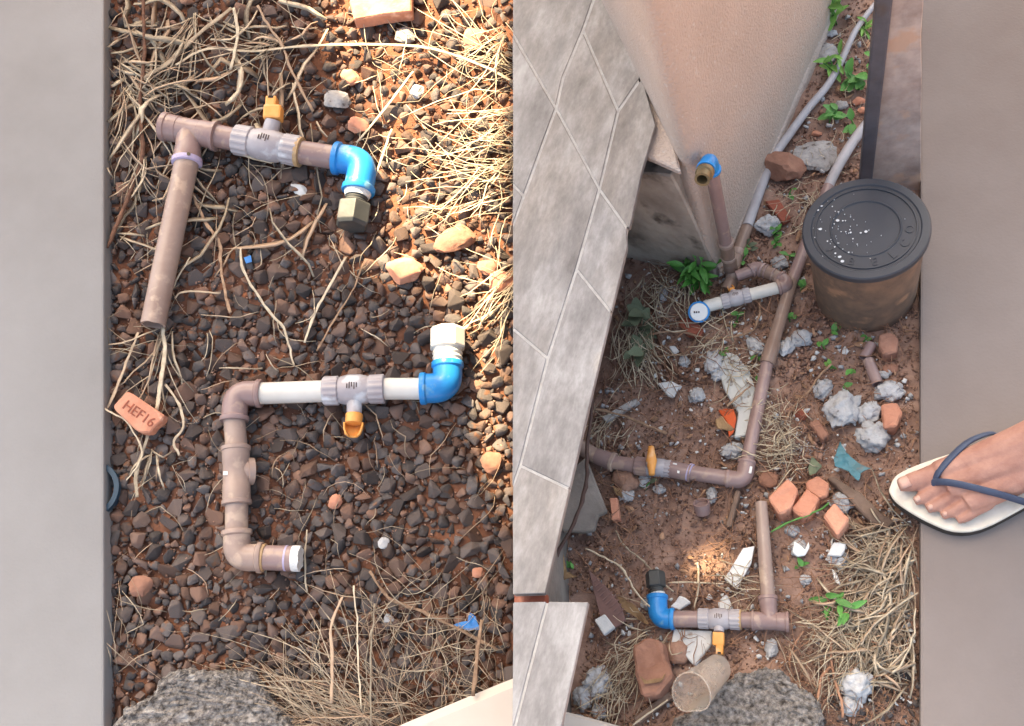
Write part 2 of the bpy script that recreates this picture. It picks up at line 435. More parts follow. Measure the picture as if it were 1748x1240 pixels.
# patio: bed, tiles, foundation
TILES = [
 [(868, -220), (1085, -220), (1013, 0), (995, 52), (961, 133), (949, 185), (886, 77), (868, 47)],
 [(1013, 0), (1048, -108), (1033, 0), (1074, 129), (1055, 190), (995, 52)],
 [(995, 52), (1055, 190), (1023, 323), (949, 185), (961, 133)],
 [(1097, 129), (1121, 214), (1098, 292), (1077, 389), (1071, 391), (1023, 323), (1055, 190)],
 [(874, 57), (886, 77), (949, 185), (894, 335), (874, 314)],
 [(874, 314), (894, 335), (874, 387)],
 [(949, 185), (1023, 323), (984, 460), (935, 612), (874, 560), (874, 387), (894, 335)],
 [(1023, 323), (1071, 391), (1073, 420), (1045, 536), (984, 460)],
 [(984, 460), (1045, 536), (974, 836), (888, 795), (935, 612)],
 [(874, 560), (935, 612), (888, 795), (874, 831)],
 [(888, 795), (974, 836), (932, 1015), (874, 1017), (874, 831)],
 [(874, 1026), (935, 1025), (879, 1240), (846, 1380), (874, 1380)],
 [(935, 1025), (1007, 1026), (930, 1380), (846, 1380), (879, 1240)],
]
TILES[0] = [(874, -200), (1013, 0), (995, 52), (961, 133), (949, 185), (886, 77), (874, 57)]
TILES[1] = [(874, -200), (985, -230), (1050, 0), (1097, 129), (1055, 190), (995, 52), (1013, 0)]
TILES[11] = [(874, 1026), (935, 1025), (879, 1240), (874, 1260)]
TILES[12] = [(935, 1025), (1007, 1026), (930, 1380), (874, 1380), (874, 1260), (879, 1240)]
patio = thing('tiled_patio', G(900, 600, 0), 'raised patio floor of grey stone-look plank tiles beside the beige house corner', 'patio')
def inset(poly, d):
    k = len(poly); P = [Vector((p[0], p[1])) for p in poly]; out = []
    area = sum(P[i].x * P[(i + 1) % k].y - P[(i + 1) % k].x * P[i].y for i in range(k))
    sg = 1 if area > 0 else -1
    for i in range(k):
        a, b, c = P[i - 1], P[i], P[(i + 1) % k]
        d1, d2 = (b - a).normalized(), (c - b).normalized()
        n1, n2 = Vector((-d1.y, d1.x)) * sg, Vector((-d2.y, d2.x)) * sg
        m_ = (n1 + n2)
        if m_.length < 1e-6: m_ = n1
        m_ = m_ / max(0.35, m_.dot(n1)) 
        out.append(b + m_ * d)
    return [(q.x, q.y) for q in out]
for i, t in enumerate(TILES):
    pts = [G(x, y, HP + 0.0001 * ((i * 7) % 5 - 2)) for x, y in inset(t, 2.3)]
    v, f = prism(pts, (0, 0, -0.009))
    o = put('tile', v, f, 'patio_tile', patio)
    fixn(o, bev=0.0008, seg=1)
bedA = [(876, -200), (983, -226), (1048, 0), (1114, 216), (1093, 292), (1069, 391), (1068, 420), (928, 1012), (876, 1014)]
bedB = [(876, 1030), (1002, 1030), (926, 1376), (876, 1376)]
for bedp in (bedA, bedB):
    v, f = prism([G(x, y, HP - 0.0011) for x, y in bedp], (0, 0, -0.012)); fixn(put('grout_bed', v, f, 'grout', patio))
for bedp in ([(880, -200), (940, -220), (1020, 0), (1092, 222), (1060, 391), (1040, 470), (900, 1010), (880, 1012)], [(880, 1034), (985, 1034), (910, 1376), (880, 1376)]):
    v, f = prism([G(x, y, HP - 0.0145) for x, y in bedp], (0, 0, -0.045), taper=0.97); fixn(put('slab', v, f, 'old_cement', patio))
v, f = prism([G(x, y, HP - 0.06) for x, y in [(880, -200), (930, -200), (985, 100), (1010, 250), (900, 420), (886, 560), (886, 1300), (881, 1300)]], Vector((0, 0, -0.40))); fixn(put('foundation', v, f, 'old_cement', patio))
v, f = prism([G(x, y, HP - 0.0115) for x, y in [(1010, -30), (1060, 80), (1085, 170), (1090, 235), (1094, 262), (1126, 276), (1162, 292), (1140, 200), (1060, -30)]], (0, 0, -0.014)); fixn(put('edge_render', v, f, 'stucco', patio), bev=0.003)
# gap between the two floor slabs shows red soil packing
v, f = prism([G(x, y, HP - 0.03) for x, y in [(878, 1012), (930, 1011), (930, 1034), (878, 1034)]], (0, 0, -0.02)); fixn(put('joint_filler', v, f, 'terracotta_red', patio))

# house corner: two wall faces meeting at the standpipe
cC = G(1219, 488, 0); cR = G(1430, 16, 0); cL = G(1030, 0, HP); cL.z = 0
dR, dL = (cR - cC).normalized(), (cL - cC).normalized()
HZ = 4.47
house = thing('house', cC, 'beige roughcast house corner with pipes standing at its foot', 'house')
cRe = cC + dR * ((cR - cC).length * 1.06); cLe = cC + dL * 3.0
bis = (dR + dL).normalized()
nR = Vector((dR.y, -dR.x, 0)); nR = nR if nR.dot(-bis) > 0 else -nR
nL = Vector((dL.y, -dL.x, 0)); nL = nL if nL.dot(-bis) > 0 else -nL
def arc_q(A, C, B, k):
    return [A * (1 - i / k) ** 2 + C * 2 * (i / k) * (1 - i / k) + B * (i / k) ** 2 for i in range(k + 1)]
ce = cC - bis * 0.014
corner = arc_q(ce + dL * 0.06, ce, ce + dR * 0.06, 10)
v, f = prism(corner + [cRe, cRe + dL * 1.0 + dR * 0.6, cC + dL * 1.0], (0, 0, HZ + 0.1))
v = [p + Vector((0, 0, -0.1)) for p in v]
o = put('wall', v, f, 'stucco', house); fixn(o, auto=30)
# worn render foot along the right wall
pts = [(cC + dR * t + nR * (0.004 + 0.006 * abs(fb(t, 0, 9))), 0.02 + 0.02 * abs(fb(t, 4, 7))) for t in np.linspace(0.02, 0.66, 26)]
V = []; Fc = []
for p, h in pts:
    V += [p + Vector((0, 0, -0.03)), p + Vector((0, 0, h)), p - nR * 0.03 + Vector((0, 0, h + 0.012))]
for i in range(len(pts) - 1):
    Fc += [(3 * i, 3 * i + 3, 3 * i + 4, 3 * i + 1), (3 * i + 1, 3 * i + 4, 3 * i + 5, 3 * i + 2)]
put('render_foot', V, Fc, 'stucco', house, True)
# dark cement face under the patio edge, up against the house
rB = G(1075, 441, 0); rE = G(1222, 480, 0)
rn = (rE - rB).cross(ZUP).normalized()
if rn.dot(EYE - rB) < 0: rn = -rn
face = [onplane(x, y, rB, rn) for x, y in [(985, 422), (1010, 290), (1100, 296), (1146, 300), (1160, 326), (1178, 362), (1195, 400), (1208, 432), (1220, 462), (1226, 492), (1150, 482), (1075, 462)]]
v, f = prism(face, -rn * 0.10); fixn(put('patio_riser', v, f, 'riser_cement', patio), bev=0.003)

# pavings on both sides of the yard
v, f = prism([S('L', x, y, 0.034) for x, y in [(177, -260), (177, 1400), (-240, 1400), (-240, -260)]], -BN * 0.10)
o = setp(put('pavement', v, f, 'apron_light'), 'smooth pale grey concrete strip along the gravel bank', kind='structure'); fixn(o, bev=0.004, seg=2)
v, f = prism([G(x, y, 0.026) for x, y in [(1571, -120), (1571, 1420), (2300, 1420), (2300, -120)]], (0, 0, -0.08))
o = setp(put('pavement', v, f, 'apron_taupe'), 'smooth taupe concrete strip at the edge of the red soil yard', kind='structure'); fixn(o, bev=0.004, seg=2)

# unseen sheets added to cast shade; their gap lets the sun onto the bank top
def shade_pt(side, x, y, z):
    p = S(side, x, y); return p + SUN * ((z - p.z) / SUN.z)
RZ = 4.5
LIT = [(556, -420), (552, -60), (545, 40), (572, 130), (650, 240), (628, 330), (575, 420), (640, 470), (762, 520), (778, 640), (808, 720), (842, 830), (872, 900)]
edgeB = [shade_pt('L', x, y, RZ) for x, y in LIT]
edgeA = [shade_pt('L', x, y, RZ) for x, y in [(872, 900), (870, 600), (870, 300), (872, -60), (880, -420)]]
far_l = [shade_pt('L', -500, 1700, RZ), shade_pt('L', -800, 700, RZ), shade_pt('L', -700, -420, RZ)]
v, f = prism(edgeB + [shade_pt('L', 900, 1700, RZ)] + far_l, (0, 0, 0.03))
o = put('bank_occluder', v, f, 'occluder_sheet', None, label='added unseen roof overhead, shading the gravel bank', cat='occluder'); fixn(o)  # added out of view; outline shaped to shade the bank
hole = [shade_pt('R', x, y, RZ) for x, y in [(1176, 962), (1204, 948), (1240, 940), (1236, 962), (1214, 984), (1190, 980)]]  # opening placed to drop a sun patch on the yard
outer = edgeA + [shade_pt('R', 1300, -420, RZ), shade_pt('R', 1900, -300, RZ), shade_pt('R', 1900, 1700, RZ), shade_pt('R', 800, 1900, RZ), shade_pt('R', 600, 1300, RZ)]
bm = bmesh.new()
def loop_edges(pts):
    vv = [bm.verts.new(p) for p in pts]
    return [bm.edges.new((vv[i], vv[(i + 1) % len(vv)])) for i in range(len(vv))]
es = loop_edges(outer) + loop_edges(hole)
bmesh.ops.triangle_fill(bm, edges=es, use_beauty=True)
me = bpy.data.meshes.new('occluder'); 
off = wloc(house)
for q in bm.verts: q.co -= off
bm.to_mesh(me); bm.free(); me.materials.append(MATS['occluder_sheet'])
o = bpy.data.objects.new('occluder', me); COL.objects.link(o); o.parent = house  # added out of view; outlined to keep patio and yard in shade

M('chip', lin(170, 136, 110), lin(122, 92, 74), rough=0.85, scale=60, bump=0.4, rnd=0.35, spec=0.15)

# ------------------------------------------------------------------ stones and gravel
def hull_stone(seed, k=15, squash=0.7, bev=0.06):
    rs = random.Random(seed); bm = bmesh.new()
    for i in range(k):
        v = Vector((rs.gauss(0, 1), rs.gauss(0, 1), rs.gauss(0, 1))).normalized()
        r = rs.uniform(0.82, 1.12)
        bm.verts.new((v.x * r * rs.uniform(0.85, 1.15), v.y * r, v.z * r * squash))
    bmesh.ops.convex_hull(bm, input=list(bm.verts))
    for v in [v for v in bm.verts if not v.link_faces]: bm.verts.remove(v)
    if bev: bmesh.ops.bevel(bm, geom=list(bm.edges), offset=bev, segments=1, affect='EDGES', clamp_overlap=True)
    bmesh.ops.triangulate(bm, faces=bm.faces)
    bmesh.ops.recalc_face_normals(bm, faces=bm.faces)
    bm.verts.index_update()
    V = np.array([v.co[:] for v in bm.verts]); Fc = np.array([[l.index for l in f.verts] for f in bm.faces])
    bm.free()
    return V, Fc
PROTO = [hull_stone(100 + i, 10 + i % 5, 0.62 + 0.05 * (i % 4), 0.07) for i in range(16)]
CRUMB = [hull_stone(300 + i, 8, 0.8, 0.0) for i in range(8)]
PMESH = {}
def proto_mesh(i, mat):
    key = (i, mat)
    if key not in PMESH:
        V, Fc = PROTO[i]
        PMESH[key] = mesh_of('stone', [tuple(v) for v in V], [tuple(int(q) for q in f) for f in Fc], mat)
    return PMESH[key]
def rand_rot(tilt=0.6):
    return (Matrix.Rotation(random.uniform(0, 6.283), 3, 'Z') @ Matrix.Rotation(random.gauss(0, tilt), 3, 'X') @ Matrix.Rotation(random.gauss(0, tilt), 3, 'Y'))
def basis(side):
    z = nrm(side); x = Vector((1, 0, 0)); x = (x - z * x.dot(z)).normalized(); y = z.cross(x)
    return Matrix((x, y, z)).transposed()
def joined(name, insts, mat, parent=None, smooth=False, **kw):
    """insts: list of (V, F, 3x3 matrix, loc)"""
    off = np.array(wloc(parent)) if parent is not None else np.array(insts[0][3])
    VV, FF, n0 = [], [], 0
    for V, Fc, m_, loc in insts:
        VV.append(V @ np.array(m_).T + np.array(loc) - off); FF.append(Fc + n0); n0 += len(V)
    VV = np.concatenate(VV); FF = np.concatenate(FF)
    me = bpy.data.meshes.new(name)
    me.vertices.add(len(VV)); me.vertices.foreach_set('co', VV.astype(np.float32).ravel())
    me.loops.add(FF.size); me.loops.foreach_set('vertex_index', FF.astype(np.int32).ravel())
    me.polygons.add(len(FF)); me.polygons.foreach_set('loop_start', np.arange(0, FF.size, 3, dtype=np.int32))
    me.update(calc_edges=True); me.validate()
    me.materials.append(MATS[mat])
    o = bpy.data.objects.new(name, me); COL.objects.link(o)
    if parent is not None: o.parent = parent
    else: o.location = off
    return setp(o, **kw)

def dens(x, y):                 # how closely the crushed stone lies on the bank
    d = 1.0
    if y < 330: d = 0.30 + 0.70 * max(0, (y - 120) / 210)
    if x > 600 and y < 470: d = min(d, 0.45)
    if x > 530 and y < 230: d = min(d, 0.10)
    if x < 540 and y < 180: d = min(d, 0.25)
    if y > 1010: d = min(d, max(0.30, 1 - (y - 1010) / 130))
    if x < 330 and y > 930: d = min(d, 0.55)
    if x > 760 and 820 < y < 1000: d = min(d, 0.6)
    return d
cells = {}
stones = []
def free(x, y, r):
    cx, cy = int(x // 24), int(y // 24)
    for i in range(cx - 2, cx + 3):
        for j in range(cy - 2, cy + 3):
            for (qx, qy, qr) in cells.get((i, j), ()):
                if (qx - x) ** 2 + (qy - y) ** 2 < ((qr + r) * 0.66) ** 2: return False
    return True
rs = random.Random(11)
for (lo, hi, tries) in ((14, 20, 3600), (11, 14, 22000), (8, 11, 50000), (5, 8, 50000)):
    for _ in range(tries):
        x, y = rs.uniform(186, 895), rs.uniform(-40, 1270)
        r = rs.uniform(lo, hi)
        if rs.random() > dens(x, y) or x + r > 905 or x - r < 180: continue
        if not free(x, y, r): continue
        cells.setdefault((int(x // 24), int(y // 24)), []).append((x, y, r)); stones.append((x, y, r))
stones.sort(key=lambda q: -q[2])
BL = basis('L')
vis = [q for q in stones if 4 < q[1] < 1236]
big = vis[:300]; bigset = set(big)
rest = []
for i, (x, y, r) in enumerate(stones):
    m_ = px2m('L', x, y) * r * 1.08
    k = rs.randrange(len(PROTO))
    sx, sy, sz = rs.uniform(0.85, 1.25), rs.uniform(0.8, 1.05), rs.uniform(0.75, 1.0)
    R3 = BL @ rand_rot(0.45) @ Matrix.Diagonal((sx, sy, sz)) * m_
    loc = S('L', x, y, m_ * rs.uniform(-0.12, 0.36))
    if (x, y, r) in bigset:
        o = bpy.data.objects.new('stone', proto_mesh(k, 'gravel')); COL.objects.link(o)
        o.parent = bank
        mm = R3.to_4x4(); mm.translation = loc - wloc(bank)
        o.matrix_basis = mm
    else:
        rest.append((PROTO[k][0], PROTO[k][1], R3, loc))
joined('gravel', rest, 'gravel', bank, kind='stuff')
# crumbs of soil and chippings on the bank
ins = []
for _ in range(9500):
    x, y = rs.uniform(182, 868), rs.uniform(-20, 1255); r = rs.uniform(1.2, 4.2)
    m_ = px2m('L', x, y) * r; k = rs.randrange(8)
    ins.append((CRUMB[k][0], CRUMB[k][1], BL @ rand_rot(1) * m_, S('L', x, y, m_ * 0.3)))
joined('soil_crumbs', ins, 'clod', bank, kind='stuff')

# stuff on the yard: crumbs of red soil
def in_yard(x, y):
    if x > 1568: return False
    if y > 1015: return x > 1010 - (y - 1025) * 0.215 + 6
    if y > 440: return x > 1073 - (y - 420) * 0.237 + 4
    if y > 40: return 1232 + (487 - y) * 0.437 < x < 1500 - y * 0.1
    return 1440 < x < 1500
BR = basis('R')
ins = []
n_ = 0
while n_ < 15000:
    x, y = rs.uniform(930, 1568), rs.uniform(0, 1255)
    if not in_yard(x, y): continue
    n_ += 1
    cl = noise.noise(Vector((x * 0.012, y * 0.012, 5)))
    r = min(9.5, rs.uniform(1.1, 3.4) * (1.0 + max(0, cl) * 1.6) * (1.8 if rs.random() < 0.06 else 1))
    m_ = px2m('R', x, y) * r; k = rs.randrange(8)
    ins.append((CRUMB[k][0], CRUMB[k][1], rand_rot(1) * m_, G(x, y, m_ * 0.25)))
joined('soil_crumbs', ins, 'clod', None, label='loose crumbs of red-brown soil over the yard', cat='soil', kind='stuff')
ins = []
for _ in range(1500):
    x, y = rs.uniform(930, 1568), rs.uniform(30, 1250)
    if not in_yard(x, y) or (noise.noise(Vector((x * 0.008, y * 0.008, 9))) < -0.15): continue
    r = rs.uniform(1.6, 4) if rs.random() < .7 else rs.uniform(4, 8); m_ = px2m('R', x, y) * r; k = rs.randrange(8)
    ins.append((CRUMB[k][0], CRUMB[k][1], rand_rot(1) * m_, G(x, y, m_ * 0.7)))
for _ in range(420):     # splash of lime powder
    x, y = rs.gauss(1368, 26), rs.gauss(768, 22); r = rs.uniform(.6, 1.6); m_ = px2m('R', x, y) * r; k = rs.randrange(8)
    ins.append((CRUMB[k][0], CRUMB[k][1], rand_rot(1) * m_, G(x, y, 0.003)))
joined('mortar_crumbs', ins, 'mortar', None, label='tiny grey mortar crumbs sprinkled over red soil', cat='rubble', kind='stuff')
ins = []
for _ in range(420):     # pebbles lower right
    x, y = rs.uniform(1400, 1568), rs.uniform(1090, 1250)
    if rs.random() > (x - 1380) / 150 * (y - 1060) / 150: continue
    r = rs.uniform(3, 10); m_ = px2m('R', x, y) * r; k = rs.randrange(16)
    ins.append((PROTO[k][0], PROTO[k][1], rand_rot(.5) * m_, G(x, y, m_ * 0.3)))
joined('gravel', ins, 'gravel', None, label='scatter of dark crushed stone in the dry grass corner', cat='gravel', kind='stuff')

ins = []
for _ in range(1200):
    x, y = rs.uniform(940, 1566), rs.uniform(430, 1250)
    if not in_yard(x, y) or (noise.noise(Vector((x * 0.009, y * 0.009, 4))) < -0.05): continue
    r = rs.uniform(1.8, 4.5) if rs.random() < .8 else rs.uniform(5, 9); m_ = px2m('R', x, y) * r; k = rs.randrange(16)
    ins.append((PROTO[k][0], PROTO[k][1], rand_rot(.8) @ Matrix.Diagonal((1, .8, .7)) * m_, G(x, y, 0.004 + m_ * 0.5)))
joined('plaster_crumbs', ins, 'plaster_white', None, label='small white plaster bits scattered over the red soil', cat='rubble', kind='stuff')
ins = []
n_ = 0
while n_ < 420:
    x, y = rs.uniform(930, 1566), rs.uniform(20, 1250)
    if not in_yard(x, y): continue
    n_ += 1
    r = rs.uniform(2.5, 8); m_ = px2m('R', x, y) * r; k = rs.randrange(16)
    ins.append((PROTO[k][0], PROTO[k][1], rand_rot(.35) @ Matrix.Diagonal((rs.uniform(.9, 1.8), rs.uniform(.4, .8), .35)) * m_, G(x, y, 0.004 + m_ * .2)))
joined('litter', ins, 'chip', None, label='bark chips and brown leaf litter strewn over the red soil', cat='litter', kind='stuff')
# ------------------------------------------------------------------ dry grass
def blade(pts, wd, n=3):
    k = len(pts)
    rad = [wd * (0.5 + 0.6 * math.sin(math.pi * min(1, (i + 0.6) / k))) * (1 + 0.5 * noise.noise(p * 70)) for i, p in enumerate(pts)]
    return tube(pts, rad, n, True, 0.22)
def straw_run(side, x, y, ang, ln, wpx, bend, lift, rr, xmax=None, seg=7, kink=0.0, xmin=None):
    pts = []; a = ang
    for i in range(seg):
        t = i / (seg - 1)
        h = 0.012 + lift * math.sin(math.pi * t) * rr.uniform(0.6, 1.1) + 0.004 * rr.random()
        if xmax and x > xmax: break
        if xmin and x < xmin: break
        pts.append(S(side, x, y, h))
        a += bend / seg + rr.gauss(0, 0.14 + kink) + (rr.gauss(0, 0.6) if rr.random() < 0.12 else 0)
        x += math.cos(a) * ln / (seg - 1); y += math.sin(a) * ln / (seg - 1)
    if len(pts) < 3: return None
    return blade(pts, wpx * 0.36 * mpp(pts[0]))
def grass(name, runs, mat, label, **kw):
    runs = [q for q in runs if q]
    V, Fc = merge(*runs)
    return put(name, V, Fc, mat, None, True, label=label, cat='dry grass', kind='stuff')
rg = random.Random(23)
R_ = []
for _ in range(190):      # thatch, top left of the bank
    x = rg.uniform(180, 560); y = rg.uniform(-20, 210) if rg.random() < .75 else rg.uniform(200, 420)
    if rg.random() < (x - 180) / 700: continue
    R_.append(straw_run('L', x, y, rg.gauss(2.4, 0.9), rg.uniform(50, 190), rg.choice((2, 3, 5, 8, 12, 17)), rg.gauss(0, 0.5), rg.uniform(0, 0.02), rg, 560, kink=.05, xmin=181))
for cx, cy, an, sp, cnt, l0, l1 in ((240, 165, -1.0, .5, 16, 60, 180), (215, 150, 1.7, .5, 18, 60, 200), (205, 110, 0.6, .6, 14, 50, 120), (480, 70, 2.6, .4, 14, 60, 220), (330, 30, 1.9, .5, 14, 50, 150), (245, 260, 1.9, .25, 12, 60, 160), (300, 250, 1.3, .2, 9, 60, 130), (285, 560, 2.1, .25, 6, 60, 160), (275, 570, 1.6, .12, 6, 100, 170), (262, 770, 1.8, .2, 7, 30, 70)):
    for _ in range(cnt): R_.append(straw_run('L', cx + rg.gauss(0, 6), cy + rg.gauss(0, 6), rg.gauss(an, sp), rg.uniform(l0, l1), rg.choice((3, 4, 6, 8)), rg.gauss(0, .5), rg.uniform(0, .02), rg, 700, xmin=181))
grass('dry_grass', R_, 'straw', 'thatch of pale dry grass around the brown pipe tee and its long pipe')
R_ = []
for cx, cy, an, sp, cnt, l0, l1 in ((886, 270, 3.05, .22, 34, 60, 230), (884, 120, 3.5, .3, 22, 60, 260), (886, 200, 2.9, .4, 18, 60, 180), (886, 480, 2.35, .22, 34, 50, 170), (886, 330, 2.8, .3, 14, 60, 200), (866, 60, 2.4, .5, 20, 50, 140)):
    for _ in range(cnt): R_.append(straw_run('L', cx - rg.random() * 8, cy + rg.gauss(0, 18), rg.gauss(an, sp), rg.uniform(l0, l1), rg.choice((1.6, 2, 3, 4)), rg.gauss(0, .45), rg.uniform(0, .03), rg, 900))
for _ in range(80): R_.append(straw_run('L', rg.uniform(600, 860), rg.uniform(-10, 420), rg.uniform(0, 6.28), rg.uniform(20, 90), rg.choice((1.4, 2, 3)), rg.gauss(0, .8), rg.uniform(0, .015), rg, 900))
grass('dry_grass', R_, 'straw_pale', 'sunlit fan of dry grass lying on the bank beyond the blue elbow with black cap')
R_ = []
for cx, cy, an, sp, cnt, l0, l1 in ((640, 1245, -2.45, .32, 85, 80, 330), (560, 1250, -2.2, .4, 50, 60, 240), (700, 1215, -2.7, .3, 22, 80, 300), (190, 1140, -1.4, .4, 12, 50, 170)):
    for _ in range(cnt): R_.append(straw_run('L', cx + rg.gauss(0, 22), cy + rg.gauss(0, 8), rg.gauss(an, sp), rg.uniform(l0, l1), rg.choice((1.2, 1.6, 2.2, 3)), rg.gauss(-.5, .4), rg.uniform(.01, .04), rg, 868, xmin=181))
for _ in range(170): R_.append(straw_run('L', rg.uniform(600, 860), rg.uniform(1010, 1240), rg.uniform(0, 6.28), rg.uniform(40, 160), rg.choice((1.4, 2, 2.6)), rg.gauss(0, .9), rg.uniform(0, .02), rg, 868))
grass('dry_grass', R_, 'straw', 'tangled dry grass tuft between the grey concrete chunk and the cream ledge')
R_ = []
for _ in range(150): R_.append(straw_run('L', rg.uniform(185, 860), rg.uniform(330, 1100), rg.uniform(0, 6.28), rg.uniform(25, 110), rg.choice((1.4, 1.8, 2.6, 3.4)), rg.gauss(0, .8), rg.uniform(0, .012), rg, 868, xmin=181))
grass('dry_grass', R_, 'straw', 'single dry stems scattered over the crushed stone')
# yard side
R_ = []
for cx, cy, an, sp, cnt, l0, l1 in 2 * ((1530, 1000, 3.0, .6, 60, 40, 150), (1545, 930, 2.6, .5, 45, 40, 140), (1480, 1130, -1.2, .5, 40, 50, 170), (1510, 1060, 2.3, .6, 45, 40, 150), (1440, 1000, 0.3, .6, 26, 40, 130), (1560, 1120, 2.9, .6, 26, 40, 120)):
    for _ in range(cnt): R_.append(straw_run('R', cx + rg.gauss(0, 28), cy + rg.gauss(0, 32), rg.gauss(an, sp * 1.4), rg.uniform(l0, l1), rg.choice((1.4, 2, 3, 5, 8)), rg.gauss(0, .5), rg.uniform(0, .02), rg, 1567))
grass('dry_grass', R_, 'straw', 'matted dry grass below the flip-flop at the taupe paving edge')
R_ = []; n_ = 0
while n_ < 900:
    x, y = rg.uniform(960, 1560), rg.uniform(430, 1245)
    if not in_yard(x, y): continue
    if noise.noise(Vector((x * .007, y * .007, 1))) < -.25: continue
    n_ += 1
    q = straw_run('R', x, y, rg.uniform(0, 6.28), rg.uniform(20, 110), rg.choice((1.1, 1.4, 1.8, 2.4)), rg.gauss(0, 1.2), rg.uniform(0, .014), rg, 1567, kink=.12)
    R_.append(q)
def keep(q):
    return q and all(in_yard(*proj(p)) for p in (q[0][0], q[0][-1]))
grass('dry_roots', [q for q in R_ if keep(q)], 'root', 'fine brown roots and stems littering the red soil yard')
R_ = []
for cx, cy, an, sp, cnt, l0, l1 in 2 * ((1300, 1010, 2.8, .5, 10, 40, 110), (1250, 620, .5, 1, 10, 30, 90), (1075, 560, 2.0, .5, 30, 30, 100), (1090, 600, 1.2, .5, 22, 30, 90), (1040, 720, 2.3, .5, 22, 20, 80), (1110, 480, 1.0, .8, 22, 30, 90), (1170, 470, 2.6, .4, 14, 30, 110), (1350, 760, 3.2, .7, 40, 20, 80), (1330, 700, 2.4, .7, 18, 20, 70), (1060, 1150, 2.2, .4, 34, 40, 130), (1110, 1090, 2.7, .3, 16, 50, 120), (1385, 340, 1.8, .5, 22, 20, 70), (1440, 1060, 2.0, .8, 22, 30, 90), (1400, 1190, -1.5, .5, 12, 40, 120), (1240, 560, 2.9, .5, 12, 30, 90)):
    for _ in range(cnt): R_.append(straw_run('R', cx + rg.gauss(0, 20), cy + rg.gauss(0, 20), rg.gauss(an, sp), rg.uniform(l0, l1), rg.choice((1.2, 1.8, 2.4, 3)), rg.gauss(0, .8), rg.uniform(0, .025), rg, 1567))
for _ in range(70):
    y = rg.uniform(20, 380); x0 = 1240 + (487 - y) * .437; x = rg.uniform(x0, 1500 - y * .1)
    R_.append(straw_run('R', x, y, rg.uniform(0, 6.28), rg.uniform(12, 45), rg.choice((1.1, 1.5, 2)), rg.gauss(0, 1), rg.uniform(0, .01), rg))
grass('dry_grass', [q for q in R_ if keep(q)], 'straw_pale', 'wisps of pale dry grass among the rubble by the tiled patio')

# ------------------------------------------------------------------ plumbing
def part(name, vf, mat, parent, label=None, auto=40):
    o = put(name, vf[0], vf[1], mat, parent, auto=auto)
    fixn(o); o.data.polygons.foreach_set('use_smooth', [True] * len(o.data.polygons)); o.data.set_sharp_from_angle(angle=math.radians(auto))
    if label: o['label'] = label
    return o
def pipe_seg(parent, A, B, r, mat, name='pipe', open_end=False, n=24, r2=None, jit=0.0, inner='hollow_shade'):
    r2 = r2 or r
    if open_end:
        L_ = (Vector(B) - Vector(A)).length; t = 1 - min(0.9, 1.6 * r / L_)
        vf = rev(A, B, [(0, r), (0.5, (r + r2) / 2), (1, r2), (1.0, r2 * 0.82), (t, r2 * 0.8)], n, jit=jit)
    else:
        vf = rev(A, B, [(0, r), (0.33, r * .67 + r2 * .33), (0.66, r * .33 + r2 * .67), (1, r2)], n)
    return part(name, vf, mat, parent)
def ring(parent, A, B, r, mat, name='collar', n=28):
    return part(name, rev(A, B, [(0, r * 0.93), (0.12, r), (0.88, r), (1, r * 0.93)], n), mat, parent)
def arc_pts(A, C, B, k=9):
    A, C, B = Vector(A), Vector(C), Vector(B); out = []
    for i in range(k + 1):
        t = i / k; out.append(A * (1 - t) ** 2 + C * 2 * t * (1 - t) + B * t * t)
    return out
def elbow(parent, A, C, B, r, mat, rc=1.15, lip=0.12, name='elbow', label=None, bend=0.5):
    """A and B mouths, C the corner where the two axes meet; collars at both mouths"""
    A, C, B = Vector(A), Vector(C), Vector(B)
    da, db = (C - A), (C - B)
    a1, b1 = A + da * (1 - bend), B + db * (1 - bend)
    path = [A, A + da * 0.02] + arc_pts(a1, C, b1, 10) + [B + db * 0.02, B]
    rad = [r] * len(path)
    o = part(name, tube(path, rad, 26), mat, parent, label)
    for P, d in ((A, da), (B, db)):
        part('collar', rev(P - d.normalized() * r * 0.02, P + d.normalized() * r * lip * 3.2, [(0, r * rc * 0.96), (0.15, r * rc), (0.75, r * rc), (1, r * 1.0)], 28), mat, o)
    return o
def unit(a, b): return (Vector(b) - Vector(a)).normalized()
def ribs(parent, A, B, r, mat, n=14, name='union_nut'):
    """ribbed union nut"""
    A, B = Vector(A), Vector(B); d, u, v = frame(B - A); L_ = (B - A).length
    V, Fc = [], []; k = n * 4
    prof = [(0, 0.90), (0.06, 0.98), (0.94, 1.0), (1, 0.92)]
    for t, q in prof:
        for i in range(k):
            a = 2 * math.pi * i / k; rr = r * q * (1.0 if (i % 4) < 2 else 0.955)
            V.append(A + d * t * L_ + (u * math.cos(a) + v * math.sin(a)) * rr)
    for s_ in range(3):
        for i in range(k):
            a0, a1 = s_ * k + i, s_ * k + (i + 1) % k
            Fc.append((a0, a1, a1 + k, a0 + k))
    Fc.append(tuple(reversed(range(k)))); Fc.append(tuple(3 * k + i for i in range(k)))
    return part(name, (V, Fc), mat, parent, auto=25)
def oriented_box(c, dx, dy, dz, hx, hy, hz):
    V = []
    for sz in (-1, 1):
        for sx, sy in ((-1, -1), (1, -1), (1, 1), (-1, 1)): V.append(Vector(c) + dx * hx * sx + dy * hy * sy + dz * hz * sz)
    return V, [(3, 2, 1, 0), (4, 5, 6, 7), (0, 1, 5, 4), (1, 2, 6, 5), (2, 3, 7, 6), (3, 0, 4, 7)]
